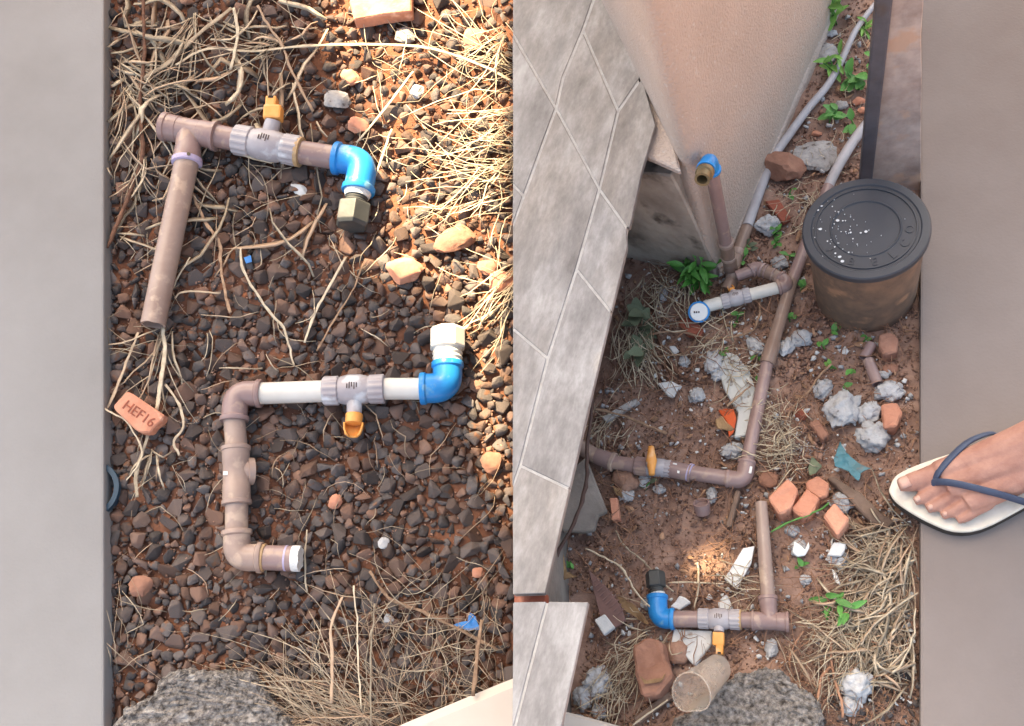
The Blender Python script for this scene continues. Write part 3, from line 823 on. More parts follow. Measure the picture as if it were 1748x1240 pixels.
def lever(parent, A, B, up, hw, style='scoop'):
    """orange valve lever from stem end A to tip B"""
    A, B = Vector(A), Vector(B); d = unit(A, B); L_ = (B - A).length; s_ = d.cross(up).normalized(); up = s_.cross(d).normalized()
    if style == 'scoop':           # hollow half-round grip with an open mouth
        o = part('lever', rev(A, A + d * L_ * 0.45, [(0, hw * 0.95), (0.1, hw), (1, hw * 0.97)], 20), 'orange_lever', parent)
        V, Fc = [], []; k = 12
        for t, q in ((0.42, 0.97), (0.7, 0.92), (0.92, 0.72), (1.0, 0.45)):
            for i in range(k + 1):
                a = math.pi * 0.92 + math.pi * 1.16 * i / k
                V.append(A + d * L_ * t + (s_ * math.cos(a) + up * math.sin(a)) * hw * q)
        for j in range(3):
            for i in range(k): Fc.append((j * (k + 1) + i, j * (k + 1) + i + 1, (j + 1) * (k + 1) + i + 1, (j + 1) * (k + 1) + i))
        q = put('grip', V, Fc, 'orange_lever', o, True)
        md = q.modifiers.new('s', 'SOLIDIFY'); md.thickness = hw * 0.22
    elif style == 'block':         # blocky wing with a notch
        vf = merge(oriented_box(A + d * L_ * 0.30, d, s_, up, L_ * 0.30, hw, hw * 0.8), oriented_box(A + d * L_ * 0.66 - s_ * hw * 0.25, d, s_, up, L_ * 0.34, hw * 0.62, hw * 0.74))
        o = put('lever', vf[0], vf[1], 'orange_lever', parent); fixn(o, bev=hw * 0.22, seg=2)
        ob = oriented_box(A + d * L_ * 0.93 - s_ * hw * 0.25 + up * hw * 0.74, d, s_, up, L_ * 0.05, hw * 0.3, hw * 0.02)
        put('slot_shade', ob[0], ob[1], 'hollow_shade', o)  # flat dark plate; the shade of a slot is put into its colour
    return o
def valve(root, A, B, r, stem, tip, hw, side, style, mat='pvc_grey', body_mat='pvc_grey'):
    A, B = Vector(A), Vector(B); d = B - A; up = nrm(side)
    body = part('valve_body', rev(A + d * 0.24, A + d * 0.76, [(0, r * 0.86), (0.1, r * 0.95), (0.3, r * 1.06), (0.7, r * 1.06), (0.9, r * 0.95), (1, r * 0.86)], 12), body_mat, root, auto=30)
    ribs(body, A, A + d * 0.26, r, mat); ribs(body, A + d * 0.74, B, r, mat)
    c = A + d * 0.5
    part('stem', rev(c, stem, [(0, r * 0.6), (0.7, r * 0.52), (1, r * 0.5)], 16), body_mat, body)
    lever(root, stem, tip, up, hw, style)
    dn = d.normalized(); s_ = up.cross(dn).normalized()
    for k in range(5):                       # worn printed mark on the body
        ob = oriented_box(c + up * r * 1.055 + dn * r * (0.16 * k - 0.3) + s_ * r * 0.05 * (k % 3), dn, s_, up, r * 0.035, r * (0.16 + 0.07 * (k % 2)), r * 0.012)
        put('print_mark', ob[0], ob[1], 'print', body)
    return body
def hexcap(parent, A, B, r, mat, n=6, name='cap', dome=False):
    A, B = Vector(A), Vector(B)
    prof = [(0, r * 0.93), (0.06, r), (0.86, r), (1, r * 0.86)] if not dome else [(0, r * 0.95), (0.05, r), (0.78, r), (0.9, r * 0.86), (1, r * 0.5)]
    o = put(name, *rev(A, B, prof, n), mat, parent); fixn(o, bev=r * 0.06, seg=2)
    return o
def threads(parent, A, B, r, mat, k=6, name='nipple'):
    prof = []
    for i in range(k * 2 + 1): prof.append((i / (k * 2), r * (1.0 if i % 2 else 0.93)))
    return part(name, rev(A, B, prof, 24), mat, parent)

def W(side, h):
    return lambda x, y, dh=0.0: S(side, x, y, h + dh)

# --- assembly with tee and black cap, on the bank
P = W('L', 0.034); q = px2m('L', 430, 260)
root = thing('pipe_assembly', S('L', 420, 270), 'brown pipe tee with long pipe, valve, blue elbow and black cap on the bank', 'pipe fitting')
tee = part('tee', rev(P(277, 216), P(371, 233), [(0, 23 * q), (0.02, 25 * q), (0.10, 25 * q), (0.12, 23 * q), (0.30, 22.5 * q), (0.31, 21.5 * q), (0.68, 21.5 * q), (0.69, 22.5 * q), (0.93, 23 * q), (0.935, 26 * q), (0.99, 26 * q), (1.0, 24 * q)], 30), 'pvc_brown', root)
part('branch', rev(P(323, 226), P(319, 278), [(0, 21 * q), (0.55, 21 * q), (0.6, 22 * q), (0.85, 22.5 * q), (0.87, 24.5 * q), (1, 24.5 * q)], 28), 'pvc_brown', tee)
ring(tee, P(319.5, 272), P(318.7, 281), 25 * q, 'glue', 'glue_bead')
for k in range(6):
    dn = unit(P(277, 216), P(371, 233)); s_ = BN.cross(dn)
    ob = oriented_box(P(312 + 5.2 * k, 210 + 0.8 * k, 21.6 * q * 0.92), dn, s_, BN, 1.6 * q, (3.0 - 0.3 * k) * q, 0.3 * q); put('print_mark', ob[0], ob[1], 'print', tee)
part('screw', rev(P(322, 263, 20 * q), P(322, 263, 24 * q), [(0, 3.6 * q), (1, 3 * q)], 10), 'brass', tee)
pipe_seg(root, P(319, 275), P(261, 555), 20 * q, 'pvc_tan', open_end=True, jit=0.01, r2=19.5 * q)
pipe_seg(root, P(369, 232), P(406, 240), 19.5 * q, 'pvc_brown')
valve(root, P(401, 238), P(512, 259), 26 * q, P(466, 206, 0.012), P(469, 168, 0.016), 15 * q, 'L', 'block', 'pvc_grey', 'pvc_grey')
ring(root, P(507, 259), P(515, 260.5), 25.5 * q, 'amber_glue', 'glue_bead')
pipe_seg(root, P(512, 260), P(574, 270), 20 * q, 'pvc_brown')
elbow(root, P(571, 270), P(621, 277), P(611, 328), 24.5 * q, 'pvc_blue', 1.13, 0.14, label='bright blue threaded elbow')
part('thread_tape', rev(P(612, 322), P(609, 337), [(0, 21 * q), (0.5, 22.5 * q), (1, 20 * q)], 24), 'tape', root)
threads(root, P(610, 334), P(606, 352), 18.5 * q, 'black_cap', 4)
hexcap(root, P(606, 349), P(600, 388), 29 * q, 'black_cap')

# --- U-shaped assembly with white pipe, on the bank
P = W('L', 0.034); q = px2m('L', 520, 720)
root = thing('pipe_assembly', S('L', 480, 780), 'bent pipe run with white pipes, grey valve, blue elbow and white cap on gravel', 'pipe fitting')
elbow(root, P(446, 672), P(402, 672), P(400, 719), 21.5 * q, 'pvc_brown', 1.14, 0.13)
pipe_seg(root, P(443, 672), P(556, 668), 18.5 * q, 'pvc_white')
valve(root, P(552, 668), P(657, 664), 25 * q, P(605, 707, 0.004), P(602, 743, 0.006), 14.5 * q, 'L', 'scoop')
pipe_seg(root, P(654, 664), P(720, 664), 18.5 * q, 'pvc_white')
elbow(root, P(718, 664), P(764, 662), P(764, 619), 25 * q, 'pvc_blue', 1.10, 0.14, label='bright blue threaded elbow')
threads(root, P(764, 624), P(764, 592), 26 * q, 'pvc_white', 4)
hexcap(root, P(764, 596), P(764, 557), 31.5 * q, 'pvc_white', 8, dome=True)
pipe_seg(root, P(400, 716), P(404, 768), 18 * q, 'pvc_tan')
tee = part('tee', rev(P(402.5, 762), P(404, 862), [(0, 22.5 * q), (0.01, 24.5 * q), (0.07, 24.5 * q), (0.08, 22.8 * q), (0.30, 22.4 * q), (0.31, 21.8 * q), (0.65, 21.8 * q), (0.66, 22.4 * q), (0.92, 22.8 * q), (0.93, 24.5 * q), (0.99, 24.5 * q), (1, 22.5 * q)], 30), 'pvc_tan', root)
b0 = P(404, 805); b1 = P(432, 805, -0.012)
dd = (b1 - b0)
part('branch', rev(b0, b1, [(0, 19 * q), (0.6, 20 * q), (0.62, 23 * q), (1, 23 * q), (1, 17 * q), (0.7, 16 * q)], 26), 'pvc_tan', tee)
ob = oriented_box(P(385, 808, 0.019), unit(P(404, 700), P(404, 800)), unit(P(404, 800), P(420, 800)), BN, 3.2 * q, 3.6 * q, 0.6 * q); put('sticker', ob[0], ob[1], 'tape', tee)
pipe_seg(root, P(404, 856), P(404, 912), 18.5 * q, 'pvc_tan')
elbow(root, P(404, 906), P(405, 952), P(448, 952), 22 * q, 'pvc_tan', 1.14, 0.13)
ring(root, P(446, 952), P(453, 952.5), 22 * q, 'amber_glue', 'glue_bead')
pipe_seg(root, P(446, 952), P(512, 954), 20 * q, 'pvc_brown', open_end=True, jit=0.10, r2=20.5 * q)
ring(root, P(487, 953), P(491, 953.2), 20.7 * q, 'glue', 'glue_bead')
part('torn_edge', rev(P(497, 953.5), P(512.6, 954), [(0, 20.2 * q), (0.5, 20.9 * q), (1, 20.7 * q), (1, 16 * q)], 24, jit=0.3), 'tape', root)

# --- small assembly lying at the near end of the yard
P = W('R', 0.024); q = px2m('R', 1230, 1060)
root = thing('pipe_assembly', G(1230, 1060), 'brown pipe tee with upright pipe, blue elbow and black cap lying on red soil', 'pipe fitting')
hexcap(root, P(1120, 1003), P(1118, 976), 17.5 * q, 'black_cap')
threads(root, P(1122, 1018), P(1120, 1000), 12.5 * q, 'black_cap', 4)
part('thread_tape', rev(P(1123, 1020), P(1122, 1013), [(0, 13 * q), (1, 13.4 * q)], 20), 'tape', root)
elbow(root, P(1122, 1017), P(1123, 1056), P(1151, 1057), 17 * q, 'pvc_blue', 1.10, 0.14, label='bright blue threaded elbow')
pipe_seg(root, P(1148, 1057), P(1196, 1057), 14 * q, 'pvc_brown')
valve(root, P(1192, 1056), P(1264, 1058), 17.5 * q, P(1227, 1080, 0.004), P(1226, 1118, 0.0), 9.5 * q, 'R', 'block')
ring(root, P(1261, 1058), P(1266, 1058.2), 16.8 * q, 'amber_glue', 'glue_bead')
pipe_seg(root, P(1262, 1058), P(1286, 1059), 13.5 * q, 'pvc_brown')
tee = part('tee', rev(P(1283, 1060), P(1347, 1062), [(0, 15.5 * q), (0.01, 17 * q), (0.06, 17 * q), (0.08, 15.5 * q), (0.3, 15 * q), (0.31, 14.5 * q), (0.68, 14.5 * q), (0.69, 15.2 * q), (0.9, 15.5 * q), (0.92, 17 * q), (1, 17 * q), (1, 12 * q), (0.8, 11.5 * q)], 28), 'pvc_brown', root)
part('branch', rev(P(1314, 1058), P(1310, 1019), [(0, 14 * q), (0.55, 14 * q), (0.6, 14.8 * q), (0.84, 15 * q), (0.86, 16.4 * q), (1, 16.4 * q)], 26), 'pvc_brown', tee)
pipe_seg(root, P(1311, 1022), P(1299, 858, 0.012), 12.3 * q, 'pvc_tan', open_end=True, r2=10.6 * q)

# --- assembly by the bush: white end facing up, brown bends at the other end
P = W('R', 0.03); q = px2m('R', 1270, 500)
root = thing('pipe_assembly', G(1270, 500), 'white and brown pipe piece with blue ringed white cap near green bush', 'pipe fitting')
e0 = P(1193, 533, -0.012); up_ = (EYE - e0).normalized()
elb = part('elbow', rev(e0 - up_ * 0.006, e0 + up_ * 0.022, [(0, 14 * q), (0.3, 16.5 * q), (0.9, 18.5 * q), (1, 17.5 * q)], 28), 'pvc_blue', root, 'blue elbow facing up')
part('cap', rev(e0 + up_ * 0.018, e0 + up_ * 0.0245, [(0, 15 * q), (0.8, 15 * q), (1, 14 * q)], 28), 'white_glaze', elb)
for k in range(5):
    ob = oriented_box(e0 + up_ * 0.0247 + cam_r * (k - 2) * 3.6 * q, cam_r, -cam_d, up_, 1.1 * q, 1.5 * q, 0.15 * q); put('print_mark', ob[0], ob[1], 'print', elb)
pipe_seg(root, P(1203, 524), P(1236, 515), 10.5 * q, 'pvc_white')
valve(root, P(1232, 516), P(1281, 503), 13 * q, P(1251, 499, -0.004), P(1246, 488, -0.006), 5 * q, 'R', 'scoop')
pipe_seg(root, P(1278, 504), P(1329, 491), 10.5 * q, 'pvc_white')
elbow(root, P(1327, 491.5), P(1345, 486), P(1330, 474), 12.3 * q, 'pvc_brown', 1.12, 0.14)
part('coupling', tube(smooth_path([P(1333, 477), P(1321, 470), P(1309, 465), P(1299, 461)], 3), 11 * q, 20), 'pvc_dusty', root)
ring(root, P(1322, 470), P(1319, 469), 12.6 * q, 'pvc_brown'); ring(root, P(1309, 464.5), P(1306, 463.5), 12.6 * q, 'pvc_brown')
elbow(root, P(1303, 462), P(1292, 457), P(1281, 463), 11.5 * q, 'pvc_brown', 1.12, 0.14)
pipe_seg(root, P(1284, 462), P(1257, 472), 9.5 * q, 'pvc_brown', open_end=True)

# --- water line: from below the patio, along the yard and behind the bucket
root = thing('water_line', G(1262, 815), 'brown water pipe with orange valve handle running across the yard behind the bucket', 'pipe')
P = W('R', 0.020); q = px2m('R', 1150, 800)
pipe_seg(root, P(950, 740), P(1024, 783), 13.5 * q, 'pvc_tan')
ring(root, P(1018, 779), P(1048, 790), 15 * q, 'pvc_brown', 'coupling'); ring(root, P(1043, 788), P(1049, 790), 17 * q, 'pvc_tan')
pipe_seg(root, P(1045, 789), P(1090, 796), 12.5 * q, 'pvc_brown')
body = part('valve_body', rev(P(1104, 797), P(1140, 800), [(0, 14 * q), (0.2, 16 * q), (0.8, 16 * q), (1, 13 * q)], 16), 'pvc_grey', root)
ribs(body, P(1084, 795), P(1106, 798), 16.5 * q, 'pvc_brown'); ribs(body, P(1128, 799.5), P(1146, 801), 15 * q, 'pvc_grey')
part('stem', rev(P(1112, 798), P(1111, 790, 0.030), [(0, 8 * q), (1, 7 * q)], 16), 'pvc_grey', body)
hA, hB, hc = P(1111.5, 763, 0.026), P(1112.5, 811, 0.026), P(1112, 787, 0.026)
lv = put('lever', *tube([hA, hA * .8 + hB * .2, hc, hA * .2 + hB * .8, hB], [5 * q, 6.2 * q, 9.5 * q, 6.2 * q, 5 * q], 14), 'orange_lever', root, True); fixn(lv)
part('coupling', rev(P(1144, 801), P(1180, 808), [(0, 14.5 * q), (0.9, 14.5 * q), (0.92, 16 * q), (1, 16 * q)], 24), 'pvc_brown', root)
for a_, b_, c_ in ((1152, 793, 3.5), (1158, 806, 2)):
    ob = oriented_box(P(a_, b_, 13.4 * q), unit(P(1144, 801), P(1180, 808)), unit(P(1160, 790), P(1158, 806)), ZUP, c_ * q, 2.2 * q, 0.3 * q); put('sticker', ob[0], ob[1], 'tape', root)
ring(root, P(1175, 806), P(1181, 808), 15.6 * q, 'glue', 'glue_bead')
pipe_seg(root, P(1178, 807), P(1244, 817), 12.8 * q, 'pvc_brown')
elbow(root, P(1240, 817), P(1270, 821), P(1275, 788), 14.3 * q, 'pvc_brown', 1.08, 0.12)
ob = oriented_box(P(1279, 802, 11.5 * q), unit(P(1270, 821), P(1275, 788)), unit(P(1270, 800), P(1280, 802)), (ZUP + cam_r * .6).normalized(), 6 * q, 4 * q, 0.6 * q); put('sticker', ob[0], ob[1], 'tape', root)
P = W('R', 0.019); q = px2m('R', 1310, 600)
pipe_seg(root, P(1275, 790), P(1311, 612), 11.2 * q, 'pvc_brown', r2=10.4 * q)
part('coupling', rev(P(1309, 622), P(1321, 584), [(0, 12.5 * q), (0.06, 13.4 * q), (0.5, 12.8 * q), (0.94, 13.4 * q), (1, 12 * q)], 24), 'pvc_dusty', root)
pipe_seg(root, P(1319, 588), P(1352, 478), 11 * q, 'pvc_dusty', r2=10.6 * q)
pipe_seg(root, P(1352, 479), P(1414, 318), 10.6 * q, 'pvc_brown', r2=9.8 * q)
part('flexible_pipe', tube(smooth_path([P(1408, 335), P(1420, 305), P(1440, 268), P(1462, 234), P(1490, 200), P(1520, 168)], 5), [9.3 * q] * 25 + [8.5 * q], 18), 'conduit_grey', root)

# --- standpipe and grey conduit by the wall
root = thing('standpipe', G(1232, 490), 'brown standpipe with blue elbow and open brass outlet at the wall foot', 'standpipe')
q = px2m('R', 1225, 480)
foot = G(1229, 490, 0.0); q2 = None
def up_at(x, y, base=foot, off=0.0):          # point above the pipe foot seen at pixel height y
    lo, hi = 0.0, 0.6
    for _ in range(40):
        mid = (lo + hi) / 2
        if proj(base + ZUP * mid)[1] > y: lo = mid
        else: hi = mid
    return base + ZUP * lo
foot = cC + nR * 0.022 + dR * 0.03; foot.z = -0.02
top = up_at(0, 292, foot)
mid = up_at(0, 424, foot)
qq = mpp(top); qm = mpp(mid)
pipe_seg(root, foot, mid + ZUP * 0.02, 12.5 * qm, 'pvc_dusty', 'socket'); ring(root, mid + ZUP * 0.012, mid + ZUP * 0.021, 14 * qm, 'pvc_tan'); ring(root, mid - ZUP * 0.022, mid - ZUP * 0.03, 13.6 * qm, 'pvc_tan')
pipe_seg(root, mid, top + ZUP * 0.01, 10.6 * qm, 'pvc_brown')
od = (EYE - top); od.z = 0; od = (od.normalized() - cam_r * 0.35 + ZUP * 0.25).normalized()
eT = top + ZUP * 0.004
e_out = eT + ZUP * 0.022 + od * 0.026
elbow(root, eT - ZUP * 0.004, eT + ZUP * 0.024, e_out, 14 * qq, 'pvc_blue', 1.18, 0.14, label='pale blue elbow turned outwards')
part('nipple', rev(e_out - od * 0.004, e_out + od * 0.026, [(0, 13 * qq), (0.25, 13 * qq), (0.26, 15.5 * qq), (0.5, 15.5 * qq), (0.52, 13 * qq), (1, 13 * qq), (1, 9 * qq), (0.3, 8.6 * qq)], 26), 'brass', root, 'dusty brass outlet')
root = thing('conduit', G(1300, 300), 'grey flexible conduit running along the house wall into a brown pipe', 'conduit')
P = W('R', 0.013); q = px2m('R', 1300, 300)
pth = [(1243, 494), (1250, 470), (1261, 428), (1277, 384)]
part('pipe', tube(smooth_path([P(x, y) for x, y in pth], 5), 9.6 * q, 18), 'pvc_dusty', root)
ring(root, P(1258, 437), P(1261.5, 427), 10.8 * q, 'pvc_tan')
ring(root, P(1241, 497), P(1249, 480), 11.5 * q, 'pvc_dusty', 'tee_joint')
pth = [(1276, 386), (1290, 345), (1307, 300), (1324, 263), (1350, 226), (1381, 184), (1409, 151), (1425, 126), (1437, 103), (1458, 57), (1479, 26), (1500, 0), (1520, -24)]
pp_ = smooth_path([P(x, y, 0.003) for x, y in pth], 5)
part('flexible_pipe', tube(pp_, [q * (8.8 - 4.6 * i / (len(pp_) - 1)) for i in range(len(pp_))], 18), 'conduit_grey', root)

# ------------------------------------------------------------------ rubble, shards, sticks
ICO = {}
def ico(sub):
    if sub not in ICO:
        bm = bmesh.new(); bmesh.ops.create_icosphere(bm, subdivisions=sub, radius=1)
        bm.verts.index_update()
        ICO[sub] = ([v.co.copy() for v in bm.verts], [tuple(l.index for l in f.verts) for f in bm.faces]); bm.free()
    return ICO[sub]
LN = [0]
def lump(name, side, x, y, w, h, rot, mat, label, cat='rubble', group=None, rough=0.28, flat=0.62, sub=3, sink=0.25, cuts=0, freq=1.5, dh=0.0):
    """an irregular lump w x h photo pixels across"""
    LN[0] += 1; sd = Vector((LN[0] * 3.7, LN[0] * 1.3, 0)); q = px2m(side, x, y)
    V0, Fc = ico(sub); B3 = basis_img(side); rr = random.Random(LN[0])
    planes = [(Vector((rr.gauss(0, 1), rr.gauss(0, 1), rr.gauss(0.3, 1))).normalized(), rr.uniform(0.55, 0.8)) for _ in range(cuts)]
    out = []
    c, s_ = math.cos(rot), math.sin(rot)
    c0 = S(side, x, y, min(w, h) * 0.5 * q * flat * (1 - sink) + dh)
    for v in V0:
        d = 1 + rough * (noise.noise(v * freq + sd) + 0.5 * noise.noise(v * freq * 2.3 + sd) + 0.28 * noise.noise(v * freq * 5.1 + sd) + 0.2 * noise.noise(v * freq * 9.7 + sd))
        p = v * d
        for nn, k in planes:
            t = p.dot(nn)
            if t > k: p = p - nn * (t - k)
        lx, ly, lz = p.x * w * 0.5, p.y * h * 0.5, p.z * min(w, h) * 0.5 * flat
        ax, ay = lx * c - ly * s_, lx * s_ + ly * c
        out.append(c0 + (B3[0] * ax + B3[1] * ay + B3[2] * lz) * q)
    o = put(name, out, Fc, mat, None, label=label, cat=cat, group=group)
    fixn(o, auto=34 if cuts else 75)
    return o
def basis_img(side):
    """ground axes lying along photo x, photo y, and up"""
    z = nrm(side); x = (cam_r - z * cam_r.dot(z)).normalized(); y = (cam_d - z * cam_d.dot(z)); y = (y - x * y.dot(x)).normalized()
    return x, y, z
def frag(name, side, poly, th, mat, label, cat='shard', top=None, tilt=(0, 0), bev=0.0015, sub=0, disp=0.0, parent=None, group=None, taper=1.0, dsc=40):
    """a flat broken piece traced as a loop, lying on the surface with real thickness"""
    cx = sum(p[0] for p in poly) / len(poly); cy = sum(p[1] for p in poly) / len(poly); q = px2m(side, cx, cy)
    top = th + 0.003 if top is None else top
    loop = [S(side, x, y, top + ((x - cx) * tilt[0] + (y - cy) * tilt[1]) * q) for x, y in poly]
    v, f = prism(loop, -nrm(side) * th, taper)
    o = put(name, v, f, mat, parent, label=label, cat=cat if parent is None else None, group=group)
    fixn(o, bev=bev, seg=1, sub=sub, disp=disp, dscale=dsc)
    return o
def stalk(name, side, pts, wpx, mat, label, cat='stalk', h=0.012, lift=0.0, flat=0.5, k=5, n=7, group=None, h1=None):
    P_ = []
    for i, (x, y) in enumerate(pts):
        t = i / (len(pts) - 1)
        x += noise.noise(Vector((x * .31, y * .17, 2))) * 3; y += noise.noise(Vector((x * .2, y * .3, 8))) * 3
        P_.append(S(side, x, y, (h + (h1 - h) * t if h1 is not None else h) + lift * math.sin(math.pi * t)))
    P_ = smooth_path(P_, k); P_ = [p + Vector((noise.noise(p * 90), noise.noise(p * 90 + Vector((5, 1, 2))), 0)) * 0.0022 for p in P_]; q = mpp(P_[0])
    rad = [0.40 * wpx * q * (1 + 0.55 * noise.noise(p * 80)) * (0.75 + 0.25 * math.sin(math.pi * (0.15 + 0.7 * i / len(P_)))) for i, p in enumerate(P_)]
    o = put(name, *tube(P_, rad, n, True, flat), mat, None, True, label=label, cat=cat, group=group)
    fixn(o)
    return o

# ---- bank
frag('concrete_chunk', 'L', [(190, 1255), (205, 1218), (262, 1186), (270, 1158), (310, 1142), (345, 1150), (380, 1146), (424, 1150), (448, 1178), (470, 1210), (500, 1240), (505, 1262)], 0.05, 'coarse_concrete', 'grey pitted concrete chunk on the bank below the bent pipe', 'concrete chunk', top=0.045, bev=0.006, sub=9, disp=0.006, dsc=70)
frag('ledge', 'L', [(640, 1260), (678, 1240), (760, 1206), (873, 1159), (900, 1150), (900, 1300), (640, 1300)], 0.06, 'cream', 'smooth cream plaster ledge at the foot of the gravel bank', 'ledge', top=0.05, bev=0.024)
o = frag('brick_fragment', 'L', [(193, 693), (216, 668), (226, 672), (281, 709), (276, 718), (264, 728), (257, 738), (243, 739), (232, 735), (196, 700)], 0.022, 'terracotta', 'orange brick fragment with stamped letters on the gravel', 'brick', top=0.042, bev=0.0022)
def text_on(parent, body, side, x, y, hpx, ang, mat, h, depth=0.0006, name='stamped_letters'):
    cu = bpy.data.curves.new('t', 'FONT'); cu.body = body; cu.size = 1.0; cu.extrude = 0.02; cu.align_x = 'CENTER'; cu.align_y = 'CENTER'
    to = bpy.data.objects.new('t', cu); COL.objects.link(to); bpy.context.view_layer.update()
    me = bpy.data.meshes.new_from_object(to); bpy.data.objects.remove(to)
    q = px2m(side, x, y) * hpx * 1.4; bx, by, bz = basis_img(side); c, s_ = math.cos(ang), math.sin(ang)
    ex = bx * c + by * s_; ey = -(by * c - bx * s_)
    o0 = S(side, x, y, h); off = wloc(parent)
    for v in me.vertices:
        p = v.co.copy(); v.co = o0 + ex * p.x * q + ey * p.y * q + bz * (p.z * depth / 0.02) - off
    me.materials.clear(); me.materials.append(MATS[mat]); me.name = name
    t = bpy.data.objects.new(name, me); COL.objects.link(t); t.parent = parent
    return t
text_on(o, 'HEF16', 'L', 237, 707, 17, 0.58, 'terracotta_red', 0.0424)
pA = S('L', 154, 836, 0.024)
v, f = rev(pA - BN * 0.06, pA, [(0, 0.040), (0.8, 0.042), (0.85, 0.046), (1, 0.046), (1, 0.038), (0.5, 0.036)], 36)
o = put('plastic_pot', v, f, 'navy_plastic', None, label='round dark blue plastic pot half under the pale paving edge', cat='pot'); fixn(o); o.data.polygons.foreach_set('use_smooth', [True] * len(o.data.polygons)); o.data.set_sharp_from_angle(angle=.7)
frag('plastic_scrap', 'L', [(775, 1067), (800, 1062), (803, 1048), (812, 1052), (820, 1074), (800, 1077)], 0.001, 'blue_scrap', 'crumpled bright blue plastic scrap on the bank', 'plastic scrap', top=0.016, tilt=(0.15, 0.3), bev=0, sub=3, disp=0.003)
frag('plastic_chip', 'L', [(416, 440), (428, 436), (430, 447), (420, 450)], 0.001, 'blue_scrap', 'tiny light blue plastic chip between gravel stones', 'plastic chip', top=0.018, bev=0)
frag('clay_slab', 'L', [(596, 0), (612, -30), (704, -30), (702, 20), (650, 26), (604, 34)], 0.03, 'terracotta', 'sunlit orange clay slab beyond the long dry stalk', 'clay slab', top=0.04, bev=0.003, sub=2, disp=0.002)
L_ = [(690, 462, 62, 52, .2, 'terracotta', 'crumbly orange clay lump in the sunlit gravel'), (775, 408, 80, 46, -.3, 'terracotta_dirty', 'broad flat reddish stone below the sunlit grass fan'), (812, 65, 44, 56, .3, 'terracotta', 'pointed rusty brown stone at the sunlit bank top'),
      (575, 172, 46, 44, .2, 'cement_grey', 'round dusty grey stone above the blue elbow'), (690, 60, 44, 30, .3, 'cement_grey', 'smooth grey stone under the dry stalks at the bank top'), (598, 132, 34, 34, 0, 'terracotta', 'pale orange pebble beside the round dusty stone'),
      (712, 158, 26, 30, 0, 'mortar', 'whitish pebble in the sunlit soil'), (612, 216, 40, 32, .7, 'terracotta', 'orange wedge stone touching the blue elbow'), (510, 323, 20, 40, -.7, 'plaster_white', 'smooth pale oval seed pod below the grey valve'),
      (572, 857, 26, 26, 0, 'terracotta', 'round orange stone in the dark gravel'), (832, 455, 40, 34, .5, 'terracotta_dirty', 'angular tan stone near the patio at half height of the bank'), (850, 480, 52, 40, .2, 'terracotta', 'flat orange stone beside the angular tan stone'),
      (815, 978, 22, 22, 0, 'terracotta', 'small bright orange pebble near the patio edge'), (655, 928, 22, 20, 0, 'mortar', 'small white mortar pebble in the gravel'), (664, 1058, 18, 20, 0, 'mortar', 'small white pebble near the blue plastic scrap'), (840, 790, 40, 40, .2, 'terracotta_dirty', 'dusty brown stone at the patio edge'), (240, 1000, 44, 34, .2, 'terracotta_dirty', 'reddish stone above the concrete chunk')]
for x, y, w_, h_, r_, m_, lb in L_: lump('stone', 'L', x, y, w_, h_, r_, m_, lb, 'stone', rough=.22, cuts=4, flat=.55, dh=0.004)
